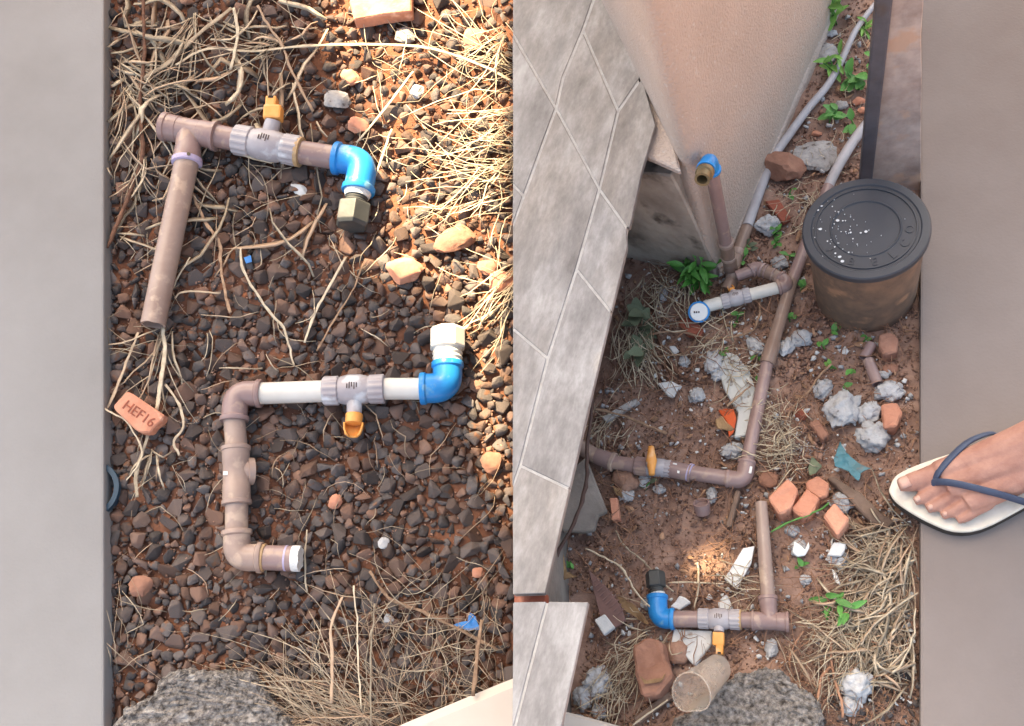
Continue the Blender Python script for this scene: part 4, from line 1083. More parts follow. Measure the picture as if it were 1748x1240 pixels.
ST = [([(243, -10), (246, 90), (240, 180), (243, 260), (226, 320), (205, 370), (182, 425)], 9, 'bark', 'brown woody root crossing the thatch left of the pipe tee', 0.022),
      ([(300, 110), (355, 84), (430, 88), (520, 78), (600, 76), (700, 78), (770, 92), (840, 118), (872, 138)], 9, 'straw_pale', 'long pale stalk arching from the thatch into the sunlight', 0.024),
      ([(395, 15), (340, 60), (290, 105), (245, 135)], 15, 'straw', 'broad dry leaf blade in the thatch above the tee', 0.022),
      ([(398, 15), (405, 60), (395, 118)], 8, 'straw_pale', 'short pale blade hanging beside the broad dry leaf', 0.026),
      ([(440, 10), (455, 40), (480, 75), (500, 125), (535, 190)], 6, 'straw', 'dry stem slanting down to the orange valve lever', 0.022),
      ([(706, 122), (668, 172), (610, 245)], 6, 'straw_pale', 'straight dry stem slanting behind the blue elbow', 0.02), ([(668, 222), (655, 260), (640, 300)], 6, 'straw_pale', 'short bright stem beside the blue elbow', 0.03),
      ([(328, 330), (352, 380), (376, 415), (378, 450), (384, 500), (392, 535)], 7, 'twig', 'knotted dry stem beside the long brown pipe', 0.02), ([(410, 425), (418, 465), (450, 520), (482, 560), (494, 590), (503, 625)], 6, 'straw_pale', 'jointed pale stem pointing at the white pipe', 0.02),
      ([(323, 438), (300, 480), (286, 520), (278, 570)], 5, 'straw_pale', 'yellowish stem tucked against the long brown pipe', 0.02), ([(300, 510), (316, 498), (376, 500)], 6, 'straw', 'bent straw lying right of the long brown pipe', 0.018),
      ([(276, 560), (282, 600), (275, 650), (268, 700)], 11, 'straw_pale', 'wide pale blade lying over the stamped brick fragment', 0.024), ([(235, 568), (222, 600), (205, 650), (188, 690), (178, 700)], 8, 'straw', 'dry blade curving above the stamped brick fragment', 0.02),
      ([(282, 655), (305, 690), (312, 730), (298, 755), (305, 778)], 6, 'straw', 'curled blade between the brick fragment and the pipe elbow', 0.02), ([(255, 738), (240, 780), (232, 812), (233, 850)], 10, 'straw', 'frayed dry blade below the stamped brick fragment', 0.02), ([(178, 698), (215, 720), (240, 765), (235, 795), (215, 820)], 3.5, 'straw_pale', 'thin curved stem under the stamped brick fragment', 0.03),
      ([(590, 440), (560, 490), (535, 540), (520, 585)], 7, 'straw_pale', 'split pale stem above the grey valve', 0.022), ([(620, 450), (600, 500), (570, 545), (540, 600)], 5, 'twig', 'brown wavy stem above the grey valve', 0.022),
      ([(632, 975), (662, 1020), (720, 1045), (775, 1072), (850, 1110)], 7, 'twig', 'brown twig reaching the blue plastic scrap', 0.02), ([(585, 1020), (565, 1070), (568, 1130), (565, 1200)], 8, 'straw', 'upright dry blade in the tuft by the concrete chunk', 0.04),
      ([(603, 1000), (610, 1070), (612, 1140), (618, 1210)], 4, 'straw_pale', 'straight thin stem in the tuft below the bent pipe', 0.04), ([(640, 1030), (634, 1100), (632, 1240)], 4, 'straw', 'tall thin stem beside the straight one in the tuft', 0.04), ([(375, 628), (448, 629)], 4, 'straw', 'short straight straw lying above the brown elbow', 0.02),
      ([(822, 1060), (815, 1110), (808, 1190)], 9, 'twig', 'frayed brown stem leaning on the cream ledge', 0.05), ([(525, 905), (520, 960), (524, 1010)], 4, 'straw', 'straw stem beside the torn pipe end', 0.02)]
for p_, w_, m_, lb, h_ in ST: stalk('dry_stalk' if m_ != 'bark' else 'root', 'L', p_, w_, m_, lb, 'stalk' if m_ != 'bark' else 'root', h_, flat=0.8 if m_ == 'bark' else 0.28, n=8)

# ---- yard
MO = 'grey mortar lump '
for x, y, w_, h_, r_, lb in [(1405, 665, 30, 36, .3, 'alone between wooden stick and cut pipes'), (1438, 698, 50, 62, .5, 'largest in the heap by the cut pipes'), (1482, 706, 42, 36, -.3, 'in the middle of the heap, beside orange brick'), (1490, 745, 50, 48, .1, 'at the low end of the heap, rounded'), (1518, 668, 46, 36, .1, 'touching the end of the cut pipe'),
      (1310, 385, 36, 34, .3, 'beside the flat red shard at the wall'), (1368, 577, 34, 30, .2, 'right of the pipe coupling, upper one'), (1342, 592, 24, 34, .4, 'right of the pipe coupling, lower one'), (1290, 590, 24, 40, -.5, 'long, left of the pipe coupling'), (1330, 450, 26, 28, .8, 'dark and knobbly under the bucket rim'),
      (1250, 770, 38, 28, .1, 'smooth and whitish above the pipe elbow'), (1215, 845, 18, 26, .1, 'rounded, bluish, beside the brown pipe cap'), (1352, 907, 22, 20, .1, 'at the mouth of the upright pipe'), (1132, 502, 16, 30, .1, 'upright beside the root left of the bush'), (1362, 935, 28, 26, .2, 'under the white shell shards'), (1432, 955, 36, 24, .1, 'below the white plaster flake'), (1438, 858, 34, 36, .5, 'between the brick halves and grey plank'),
      (1020, 1165, 44, 50, .4, 'in the straw beside the second tile slab'), (995, 1190, 36, 36, .1, 'low one in the straw beside the second tile slab'), (1022, 1215, 24, 26, .1, 'smallest in the straw beside the second tile slab'), (1462, 1170, 54, 52, .2, 'crumbling cluster beside the coarse concrete block'), (1450, 1205, 30, 30, .3, 'smooth egg-shaped below the crumbling cluster'), (1316, 1106, 20, 32, .1, 'small flake below the pipe tee'), (1500, 1130, 20, 20, .1, 'small, right of the crumbling cluster'), (1105, 1030, 22, 20, 0, 'tucked left of the black cap'),
      (1190, 675, 26, 26, .4, 'knobbly, left of the pale curved shard'), (1218, 620, 30, 40, .3, 'bubbly, on the pale curved shard'), (1225, 640, 22, 22, 0, 'whitish under the twig fork'), (1100, 820, 20, 24, .2, 'below the orange valve handle'), (1070, 845, 26, 24, .4, 'beside the small red brick stick'), (1125, 835, 20, 16, .2, 'right of the broken clod under the valve'), (1168, 618, 18, 18, 0, 'heart-shaped near the grey root'), (1375, 990, 18, 18, 0, 'speckled, under dry roots by the upright pipe'), (1508, 640, 20, 14, .2, 'flat, behind the cut pipes'), (1300, 640, 14, 14, 0, 'tiny, touching the long pipe'), (1462, 365, 1, 1, 0, '')]:
    if lb: lump('mortar_lump', 'R', x, y, w_, h_, r_, 'mortar', MO + lb, 'mortar lump', rough=.40, flat=.75, freq=1.7, sub=4)
lump('rock', 'R', 1338, 284, 72, 52, .1, 'terracotta_dirty', 'brown weathered rock beside the grey conduit at the wall', 'rock', rough=.25, cuts=5, flat=.9, sub=4)
frag('concrete_block', 'R', [(1120, 1262), (1150, 1232), (1172, 1216), (1235, 1165), (1268, 1146), (1322, 1140), (1338, 1150), (1370, 1180), (1398, 1190), (1404, 1225), (1398, 1262)], 0.05, 'coarse_concrete', 'coarse grey concrete block under the plastic cup', 'concrete block', top=0.04, bev=0.006, sub=9, disp=0.006, dsc=70)
lump('concrete_patch', 'R', 1392, 268, 74, 60, .3, 'cement_grey', 'flat grey concrete patch between conduit and rusty sheet', 'concrete patch', rough=.35, flat=.25)
lump('concrete_patch', 'R', 1412, 92, 34, 48, .2, 'cement_grey', 'grey concrete lump at the far wall foot under a leafy plant', 'concrete patch', rough=.35, flat=.4)
lump('rock', 'R', 1420, 58, 20, 14, .1, 'mortar', 'small pale rock at the far wall end', 'rock', rough=.3, flat=.7)
for x, y, w_, h_, lb in [(1470, 130, 22, 14, 'reddish stone among weeds, far up the yard'), (1465, 172, 24, 16, 'orange tile bit beside weeds near the rusty sheet'), (1475, 188, 20, 14, 'orange tile bit by the dark frame'), (1395, 228, 20, 12, 'small tan tile bit right of the conduit'), (1435, 180, 26, 18, 'dull grey stone under the far weeds')]:
    lump('stone', 'R', x, y, w_, h_, .2, 'terracotta' if 'orange' in lb or 'tan' in lb or 'reddish' in lb else 'cement_grey', lb, 'stone', rough=.25, cuts=4)
# brick pieces
frag('brick_piece', 'R', [(1306, 343), (1330, 340), (1350, 372), (1336, 380)], 0.012, 'terracotta_red', 'flat red tile shard by the grey conduit', 'brick', tilt=(0.02, -.05))
frag('brick_piece', 'R', [(1156, 548), (1172, 540), (1186, 546), (1202, 562), (1194, 574), (1172, 570)], 0.016, 'terracotta_red', 'worn red brick shard below the blue ringed cap', 'brick', bev=0.003)
def cube_brick(top_poly, dz, label, mat='terracotta', hgt=0.05, tilt=(0, 0)):
    return frag('brick_piece', 'R', top_poly, hgt, mat, label, 'brick', top=hgt * 0.92, tilt=tilt, bev=0.0025, taper=1.0, sub=2, disp=0.0016, dsc=90)
cube_brick([(1310, 850), (1344, 816), (1363, 836), (1348, 870), (1330, 878)], .04, 'orange brick lump standing left of the broken pair', hgt=0.045)
cube_brick([(1350, 868), (1378, 834), (1400, 852), (1384, 880), (1368, 884)], .04, 'orange brick half in front of the grey leaf', hgt=0.035)
cube_brick([(1375, 822), (1396, 812), (1416, 826), (1412, 846), (1400, 852), (1378, 838)], .03, 'orange brick half behind, by the plank end', hgt=0.03)
cube_brick([(1405, 880), (1424, 858), (1450, 886), (1430, 914)], .05, 'bright orange brick cube beside the old plank', hgt=0.05)
cube_brick([(1504, 690), (1532, 686), (1540, 705), (1530, 728), (1508, 730)], .04, 'pale orange brick lump in the mortar heap', hgt=0.035)
cube_brick([(1380, 722), (1396, 714), (1416, 742), (1404, 752)], .02, 'tan brick stick pointing at the teal scrap', 'terracotta_dirty', hgt=0.02)
lump('brick_piece', 'R', 1368, 708, 24, 26, .5, 'terracotta_red', 'dark red brick nub at the head of the tan stick', 'brick', cuts=5, rough=.2)
cube_brick([(1500, 572), (1518, 566), (1534, 578), (1532, 600), (1508, 606), (1500, 592)], .03, 'rough pale brick lump below the bucket', 'terracotta_dirty', hgt=0.03)
lump('clod', 'R', 1312, 820, 34, 30, .1, 'terracotta_dirty', 'rounded red-brown clod right of the pipe elbow', 'clod', rough=.2)
lump('clod', 'R', 1520, 230 + 400, 26, 18, .1, 'terracotta_dirty', 'brown clod beside the lying cut pipe', 'clod', rough=.2)
frag('brick_piece', 'R', [(1080, 1104), (1102, 1088), (1128, 1092), (1136, 1126), (1148, 1154), (1122, 1188), (1094, 1190), (1084, 1150)], 0.05, 'terracotta_dirty', 'weathered reddish brick chunk left of the plastic cup', 'brick', top=0.05, bev=0.004, sub=2, disp=0.003)
frag('brick_piece', 'R', [(1040, 850), (1053, 849), (1058, 886), (1044, 888)], 0.016, 'terracotta', 'small red brick stick beside the cement slab piece', 'brick')
lump('clod', 'R', 1068, 822, 46, 40, .4, 'clod', 'crumbly red soil clod below the valve pipe', 'clod', rough=.3)
lump('clod', 'R', 1158, 1112, 40, 44, .4, 'clod', 'dark red soil clod between brick chunk and plaster slab', 'clod', rough=.3)
lump('stone', 'R', 1155, 1088, 34, 24, .2, 'terracotta_dirty', 'rusty stone under the blue elbow pipe', 'stone', cuts=4)
# shards
frag('shard', 'R', [(1236, 988), (1268, 936), (1288, 932), (1282, 962), (1258, 1006)], 0.006, 'white_glaze', 'glossy white ceramic tile shard left of the upright pipe', 'tile shard', top=0.02, tilt=(0.1, -.1), bev=0.001)
frag('shard', 'R', [(1238, 600), (1258, 606), (1280, 634), (1288, 664), (1276, 742), (1254, 747), (1260, 705), (1240, 672), (1228, 640)], 0.008, 'plastic_pale', 'long pale curved plastic shard along the water pipe', 'shard', top=0.014, tilt=(0.08, 0.02), sub=2, disp=0.002)
frag('shard', 'R', [(1225, 700), (1238, 697), (1252, 698), (1257, 715), (1252, 738), (1244, 746), (1240, 720)], 0.004, 'orange_shard', 'glossy orange plastic shard at the pale curved shard', 'shard', top=0.018, tilt=(0.2, 0.0))
frag('shell', 'R', [(1221, 716), (1232, 710), (1240, 722), (1254, 732), (1248, 736), (1224, 732)], 0.006, 'dead_leaf', 'curled tan husk beside the orange shard', 'husk', top=0.022, tilt=(0.1, -.2), sub=1, disp=0.003)
frag('plaster_slab', 'R', [(1150, 1074), (1216, 1076), (1214, 1100), (1196, 1122), (1188, 1138), (1178, 1130), (1168, 1116), (1144, 1112)], 0.012, 'plaster_white', 'pale plaster slab lying under the grey valve', 'plaster', top=0.014, sub=1, disp=0.0015)
frag('plaster_flake', 'R', [(1412, 948), (1422, 926), (1444, 925), (1442, 940), (1436, 950)], 0.006, 'plaster_white', 'white plaster flake above a mortar lump', 'plaster', top=0.022)
frag('plaster_flake', 'R', [(1352, 942), (1356, 924), (1366, 930), (1374, 938), (1380, 924), (1382, 934), (1374, 948), (1360, 950)], 0.005, 'white_glaze', 'white shell-like shards right of the upright pipe', 'shard', top=0.028)
frag('plaster_flake', 'R', [(1122, 654), (1146, 650), (1160, 658), (1150, 678), (1140, 676)], 0.006, 'plaster_white', 'triangular white plaster flake right of the grey bar', 'plaster', top=0.016)
frag('plaster_flake', 'R', [(1140, 590), (1152, 590), (1160, 600), (1150, 605)], 0.004, 'plaster_white', 'small white flake under the twig fork', 'plaster', top=0.012)
frag('plaster_flake', 'R', [(1432, 796), (1445, 788), (1464, 802), (1452, 804)], 0.004, 'white_glaze', 'bright white flake under the teal scrap', 'plaster', top=0.014)
frag('plaster_flake', 'R', [(1420, 970), (1428, 978), (1436, 1000), (1424, 992)], 0.004, 'white_glaze', 'slim white flake above the green weed', 'plaster', top=0.016)
frag('plaster_flake', 'R', [(1534, 818), (1545, 816), (1544, 826), (1538, 830)], 0.006, 'plaster_white', 'small white flake at the big toe', 'plaster', top=0.014)
frag('plaster_flake', 'R', [(1144, 1036), (1160, 1018), (1178, 1028), (1160, 1042)], 0.006, 'plaster_white', 'crumpled white flake above the blue elbow pipe', 'plaster', top=0.018, sub=1, disp=0.003)
frag('plaster_flake', 'R', [(1225, 1028), (1240, 1012), (1252, 1040), (1228, 1042)], 0.006, 'plaster_white', 'grey-white flake above the grey valve nut', 'plaster', top=0.014)
frag('cement_bar', 'R', [(1027, 712), (1085, 678), (1092, 686), (1034, 720)], 0.010, 'cement_grey', 'straight grey cement bar beside the patio edge', 'cement bar', top=0.016)
frag('cement_slab', 'R', [(958, 905), (975, 800), (1000, 780), (1036, 872), (1020, 880), (1014, 905), (990, 908)], 0.012, 'old_cement', 'broken cement slab piece sliding from below the patio', 'cement slab', top=0.05, tilt=(-0.25, -.1), bev=0.002, sub=1, disp=0.001)
sh = frag('tile_shard', 'R', [(1004, 972), (1040, 1008), (1060, 1035), (1068, 1060), (1050, 1072), (1024, 1052)], 0.006, 'tile_brown', 'brown ceramic shard with ribbed back beside the second tile slab', 'tile shard', top=0.03, tilt=(0.1, -.15), bev=0.001)
for k in range(9):
    t = k / 9; a_ = (1012 + 50 * t, 985 + 66 * t * .9); q = px2m('R', *a_)
    bx, by, bz = basis_img('R'); dd = (bx * .55 + by * .83).normalized(); ss = (bx * .8 - by * .6).normalized()
    hh = 0.0307 + ((a_[0] + 3 - 1041) * .1 + (a_[1] + 6 - 1033) * -.15) * q
    ob = oriented_box(S('R', a_[0] + 3, a_[1] + 6, hh), ss, dd, bz, (4 + 7 * math.sin(t * 3)) * q, 1.1 * q, 0.7 * q); put('rib', ob[0], ob[1], 'tile_brown', sh)
frag('white_block', 'R', [(1014, 1058), (1032, 1048), (1049, 1070), (1030, 1084)], 0.012, 'plaster_white', 'small white plaster block leaning on the ribbed shard', 'plaster', top=0.034, tilt=(.05, .1))
frag('teal_scrap', 'R', [(1424, 784), (1428, 768), (1434, 752), (1440, 760), (1450, 782), (1488, 800), (1470, 808), (1466, 822), (1448, 806), (1424, 796)], 0.0012, 'teal_scrap', 'creased teal plastic scrap near the brick pieces', 'plastic scrap', top=0.024, tilt=(0.1, 0.15), bev=0, sub=3, disp=0.004)
frag('old_plank', 'R', [(1412, 815), (1424, 814), (1470, 842), (1500, 872), (1528, 890), (1515, 903), (1486, 890), (1450, 852)], 0.014, 'wood_grey', 'split grey plank between brick cube and flip-flop', 'plank', top=0.022, bev=0.002, sub=2, disp=0.002, dsc=60)
frag('old_plank', 'R', [(1256, 836), (1264, 838), (1248, 900), (1238, 898)], 0.02, 'wood_grey', 'dark narrow board on edge under the pipe elbow', 'plank', top=0.018)
frag('old_plank', 'R', [(1080, 1226), (1140, 1180), (1150, 1190), (1090, 1236)], 0.01, 'wood_grey', 'dark wood strip under the plastic cup', 'plank', top=0.016)
frag('plank', 'R', [(955, 1212), (1010, 1226), (1075, 1244), (1060, 1275), (940, 1262)], 0.04, 'cream', 'cream painted board end below the second tile slab', 'board', top=0.05, bev=0.004)
frag('dead_leaf', 'R', [(1056, 1020), (1080, 1030), (1104, 1058), (1108, 1066), (1088, 1058), (1064, 1040)], 0.0012, 'dead_leaf', 'long curled dead leaf between ribbed shard and blue elbow', 'leaf', top=0.022, tilt=(.1, -.3), bev=0, sub=2, disp=0.004)
frag('dead_leaf', 'R', [(940, 1000), (946, 960), (960, 938), (968, 975), (985, 985), (960, 992), (945, 1012)], 0.0012, 'dead_leaf', 'tan dead leaf wedged at the patio gap', 'leaf', top=0.03, bev=0, sub=2, disp=0.004)
frag('dead_leaf', 'R', [(1090, 1152), (1104, 1162), (1130, 1158), (1136, 1150), (1128, 1164), (1100, 1168)], 0.0012, 'straw_pale' and 'dead_leaf', 'crisp yellow leaf strip on the brick chunk', 'leaf', top=0.056, bev=0, sub=1, disp=0.003)
frag('dead_leaf', 'R', [(1379, 800), (1386, 778), (1392, 786), (1404, 796), (1392, 808), (1382, 812)], 0.001, 'leaf_grey', 'dull green fallen leaf above the brick pieces', 'leaf', top=0.014, bev=0, sub=1, disp=0.002)
frag('dead_leaf', 'R', [(1044, 828), (1060, 836), (1062, 850), (1052, 846)], 0.001, 'dead_leaf', 'small tan leaf under the valve pipe', 'leaf', top=0.016, bev=0, sub=1, disp=0.003)
# cut pipe ends
for a_, b_, r_, lb in [((1488, 588), (1474, 612), 9, 'short brown pipe offcut with white mouth below the bucket'), ((1482, 615), (1498, 656), 9.5, 'longer brown pipe offcut leading to a mortar lump')]:
    q = px2m('R', *a_); v, f = rev(G(*a_, 0.012), G(*b_, 0.012), [(0, r_ * .8 * q), (0.0, r_ * q), (1, r_ * q), (1, r_ * .78 * q), (0.5, r_ * .76 * q)], 24)
    o = put('pipe_offcut', v, f, 'pvc_brown', None, label=lb, cat='pipe'); fixn(o); o.data.polygons.foreach_set('use_smooth', [True] * len(o.data.polygons)); o.data.set_sharp_from_angle(angle=.6)
q = px2m('R', 1200, 865)
v, f = rev(G(1200, 876, 0.004), G(1197, 858, 0.020), [(0, 10 * q), (0.05, 13 * q), (0.6, 13.4 * q), (0.62, 14.2 * q), (1, 14.2 * q), (1, 11 * q), (0.7, 10.5 * q)], 26)
o = put('pipe_plug', v, f, 'pvc_brown', None, label='small brown pipe plug lying alone on bare soil', cat='pipe plug'); fixn(o); o.data.polygons.foreach_set('use_smooth', [True] * len(o.data.polygons)); o.data.set_sharp_from_angle(angle=.6)
# sticks
TW = [([(1112, 484), (1112, 520), (1118, 560), (1128, 595), (1142, 620), (1170, 646), (1215, 657)], 7, 'bark', 'curved brown root sweeping from bush to pale shard', 'root', .010), ([(1200, 575), (1170, 568), (1140, 566), (1112, 570)], 5, 'twig', 'forked tan twig below the blue ringed cap, long arm', 'twig', .018),
      ([(1295, 512), (1294, 540), (1288, 560), (1262, 574), (1236, 578), (1200, 576)], 5, 'twig', 'tan wavy twig hanging below the white valve pipe', 'twig', .016), ([(1190, 580), (1175, 598), (1150, 606), (1118, 610)], 4.5, 'twig', 'lower arm of tan twig above the triangular flake', 'twig', .016), ([(1170, 646), (1185, 628), (1186, 605)], 4, 'bark', 'short dark stick crossing the root end', 'twig', .014),
      ([(1016, 698), (1040, 704), (1080, 716), (1110, 728), (1138, 741)], 6, 'twig', 'pale straight stick crossing the grey cement bar', 'twig', .024), ([(1338, 726), (1352, 700), (1380, 668), (1400, 640), (1418, 624)], 5, 'twig', 'straight tan stick left of the lone mortar lump', 'twig', .012), ([(1242, 694), (1262, 676), (1282, 660)], 5, 'twig', 'short tan stick lying on the pale curved shard', 'twig', .026),
      ([(1050, 905), (1070, 935), (1100, 958), (1120, 985), (1150, 1010)], 4, 'straw', 'dry stem running from leaf to the black cap', 'stalk', .016), ([(1000, 935), (1040, 955), (1060, 968), (1086, 1010), (1118, 1048)], 4, 'straw_pale', 'pale bent stem left of the blue elbow', 'stalk', .034), ([(1140, 995), (1190, 995), (1236, 997)], 4, 'straw_pale', 'straight straw between black cap and white shard', 'stalk', .014), ([(1190, 960), (1192, 1000), (1184, 1040)], 5, 'straw_pale', 'upright straw in the sun patch', 'stalk', .014), ([(1470, 1100), (1500, 1060), (1568, 1012)], 4.5, 'straw', 'long straw slanting over the grass mat', 'stalk', .03),
      ([(1564, 1040), (1558, 1090), (1540, 1130), (1522, 1150)], 4, 'straw_pale', 'white curved straw at the paving edge', 'stalk', .03), ([(1418, 1085), (1420, 1140), (1436, 1195), (1438, 1225)], 6, 'root', 'reddish root right of the coarse concrete block', 'root', .02), ([(1418, 1140), (1400, 1165), (1398, 1195)], 6, 'root', 'reddish root branch at the concrete block edge', 'root', .02), ([(1384, 1060), (1388, 1085), (1360, 1110), (1330, 1140)], 4, 'root', 'thin reddish root below the pipe tee end', 'root', .014), ([(1350, 1140), (1352, 1115), (1372, 1075)], 4, 'root', 'thin forked root beside the pipe tee end', 'root', .014),
      ([(1140, 1195), (1110, 1215), (1080, 1238)], 4, 'straw_pale', 'pale straw tucked under the plastic cup', 'stalk', .034), ([(1060, 1095), (1100, 1075), (1140, 1062)], 3.5, 'straw', 'straw leaning on the blue elbow', 'stalk', .02), ([(1316, 908), (1350, 890), (1380, 880), (1415, 862)], 5, 'leaf', 'green grass blade running below the brick pieces', 'grass blade', .03)]
for p_, w_, m_, lb, ct, h_ in TW: stalk({'root': 'root', 'twig': 'twig', 'stalk': 'dry_stalk', 'grass blade': 'grass_blade'}[ct], 'R', p_, w_, m_, lb, ct, h_, flat=.8, n=8)
stalk('cable', 'R', [(1012, 640), (1010, 700), (1004, 760), (1000, 820), (985, 880), (955, 940), (942, 975)], 8, 'cable', 'dark brown cable hanging down beside the patio edge', 'cable', h=0.10, h1=0.06, flat=1.0, n=10)
# plastic cup lying on the concrete block
root = thing('plastic_cup', G(1190, 1180, 0.04), 'cloudy dented plastic cup lying on its side on concrete', 'cup')
A_ = G(1180, 1186, 0.125); B_ = G(1222, 1146, 0.065); q = mpp(A_)
d_, u_, v_ = frame(B_ - A_); k = 36; V, Fc = [], []
prof = [(0, 41), (0.02, 42), (0.05, 40.5), (0.3, 38), (0.6, 34), (0.97, 30), (1.0, 28)]
for t, r_ in prof:
    for i in range(k):
        a = 2 * math.pi * i / k; dent = 1 - 0.28 * max(0, math.cos(a - 1.0)) ** 4 * (1 - 0.6 * t)
        V.append(A_ + (B_ - A_) * t * 1.1 + (u_ * math.cos(a) * .82 + v_ * math.sin(a)) * r_ * q * dent)
for s_ in range(len(prof) - 1):
    for i in range(k): Fc.append((s_ * k + i, s_ * k + (i + 1) % k, (s_ + 1) * k + (i + 1) % k, (s_ + 1) * k + i))
Fc.append(tuple((len(prof) - 1) * k + i for i in range(k)))
o = put('cup_wall', V, Fc, 'cup', root, True)
rim = [A_ + (u_ * math.cos(2 * math.pi * i / k) * .82 + v_ * math.sin(2 * math.pi * i / k)) * 42 * q * (1 - 0.28 * max(0, math.cos(2 * math.pi * i / k - 1.0)) ** 4) for i in range(k + 1)]
put('rim', *tube(rim, 1.6 * q, 8), 'cup', root, True)

# bucket
bb = G(1477, 497, 0)
lo, hi = 0.0, 0.5
for _ in range(40):
    m_ = (lo + hi) / 2
    if proj(bb + ZUP * m_)[1] > 388: lo = m_
    else: hi = m_
BH = lo; bq = mpp(bb + ZUP * BH); RL = 105 * bq; RB = RL * 0.85
root = thing('bucket', bb, 'rusty brown bucket with black lid speckled with white paint', 'bucket')
prof = [(-0.06, RB * .97), (0.0, RB), (0.03, RB * 1.01), (0.5, (RB + RL * .93) / 2), (0.9, RL * .935), (0.95, RL * .95)]
part('bucket_wall', rev(bb, bb + ZUP * BH, prof, 64), 'can_side', root)
lid = part('lid', rev(bb, bb + ZUP * BH, [(0.93, RL * .965), (0.935, RL * .995), (0.96, RL), (0.99, RL * .995), (1.0, RL * .975), (1.0, RL * .86), (0.988, RL * .84), (0.985, RL * .56), (0.993, RL * .548), (0.993, RL * .535), (0.982, RL * .52), (0.984, RL * .05)], 96), 'lid_black', root)
part('lid_rib', rev(bb + ZUP * BH * .985, bb + ZUP * BH * .999, [(0, RL * .80), (1, RL * .795), (1, RL * .775), (0, RL * .77)], 80, caps=False), 'lid_black', lid)
bx, by, bz = basis_img('R')
for i, ch in enumerate('ABELCO'):
    an = math.radians([150, 118, 88, 62, 38, 14][i])
    cu = bpy.data.curves.new('t', 'FONT'); cu.body = ch; cu.size = 1; cu.extrude = 0.02; cu.align_x = 'CENTER'; cu.align_y = 'CENTER'
    to = bpy.data.objects.new('t', cu); COL.objects.link(to); bpy.context.view_layer.update(); me = bpy.data.meshes.new_from_object(to); bpy.data.objects.remove(to)
    rdl = (bx * math.cos(an) + by * math.sin(an)); tan_ = (bx * math.sin(an) - by * math.cos(an))
    c0 = bb + ZUP * (BH * .987) + rdl * RL * .68
    for v in me.vertices: p = v.co.copy(); v.co = c0 + tan_ * p.x * RL * .2 - rdl * p.y * RL * .2 + ZUP * p.z * 0.05 - wloc(lid)
    me.materials.clear(); me.materials.append(MATS['lid_black']); me.name = 'raised_letter'
    t = bpy.data.objects.new('raised_letter', me); COL.objects.link(t); t.parent = lid
rr = random.Random(5); V, Fc = [], []
for i in range(85):
    if i < 80: ax, ay = rr.gauss(-.45, .28), rr.gauss(-.02, .4)
    else: ax, ay = rr.uniform(-.9, .9), rr.uniform(-.9, .9)
    if ax * ax + ay * ay > .88: continue
    r_ = abs(rr.gauss(0, .007)) + .003; 
    if i in (3, 17, 40, 60): r_ = .03
    c0 = bb + ZUP * (BH * .9955) + (bx * ax + by * ay) * RL; m0 = len(V)
    for j in range(7): a = j * .8976; V.append(c0 + (bx * math.cos(a) + by * math.sin(a) * rr.uniform(.7, 1)) * r_ * RL)
    V.append(c0 - ZUP * BH * .02); Fc.append(tuple(m0 + j for j in range(7))); Fc += [(m0 + 7, m0 + (j + 1) % 7, m0 + j) for j in range(7)]
setp(put('paint_flecks', V, Fc, 'paint_fleck', lid), kind='stuff')

# rusty sheet standing behind the bucket, with its dark frame
rp = G(1465, 330, 0); rnv = (EYE - rp); rnv.z = 0; rnv.normalize()
root = thing('rusty_sheet', rp, 'rusty brown metal sheet with dark steel frame standing behind the bucket', 'metal sheet')
SH = lambda x, y: onplane(x, y, rp, rnv)
v, f = prism([SH(*p) for p in [(1518, -160), (1582, -160), (1573, 60), (1572, 340), (1476, 340)]], -rnv * 0.006); fixn(put('sheet', v, f, 'rust', root), bev=0.001, sub=3, disp=0.0015, dscale=20)
v, f = prism([SH(x, y) + rnv * 0.012 for x, y in [(1508, -160), (1541, -160), (1484, 345), (1463, 345)]], -rnv * 0.03); fixn(put('frame_post', v, f, 'dark_metal', root), bev=0.003, seg=2)
# dark downpipe at the end of the house wall
dp = cRe + dR * 0.03 + nR * 0.0; v, f = rev(dp + ZUP * -0.05, dp + ZUP * 2.4, [(0, .02), (1, .02)], 18)
o = put('downpipe', v, f, 'dark_metal', None, label='black downpipe at the far end of the house wall', cat='downpipe'); fixn(o)

# ------------------------------------------------------------------ plants
def leaf_mesh(name, mat, asp=0.42, fold=0.25, curl=0.25):
    V, Fc = [], []; k = 6
    for i in range(k + 1):
        t = i / k; w_ = asp * math.sin(math.pi * min(0.97, t * .92 + .03)) ** 0.8 * (1 - .25 * t); z = -curl * t * t
        V += [(-w_ * .5, t, z + fold * w_), (0, t, z), (w_ * .5, t, z + fold * w_)]
    for i in range(k):
        a = 3 * i; Fc += [(a, a + 1, a + 4, a + 3), (a + 1, a + 2, a + 5, a + 4)]
    return mesh_of(name, V, Fc, mat, True)
LEAF = {m_: leaf_mesh('leaf', m_) for m_ in ('leaf', 'leaf_dark', 'leaf_light', 'leaf_grey', 'dead_leaf')}
LEAFW = {m_: leaf_mesh('leaf', m_, .7, .15, .2) for m_ in ('leaf', 'leaf_dark', 'leaf_light', 'leaf_grey')}
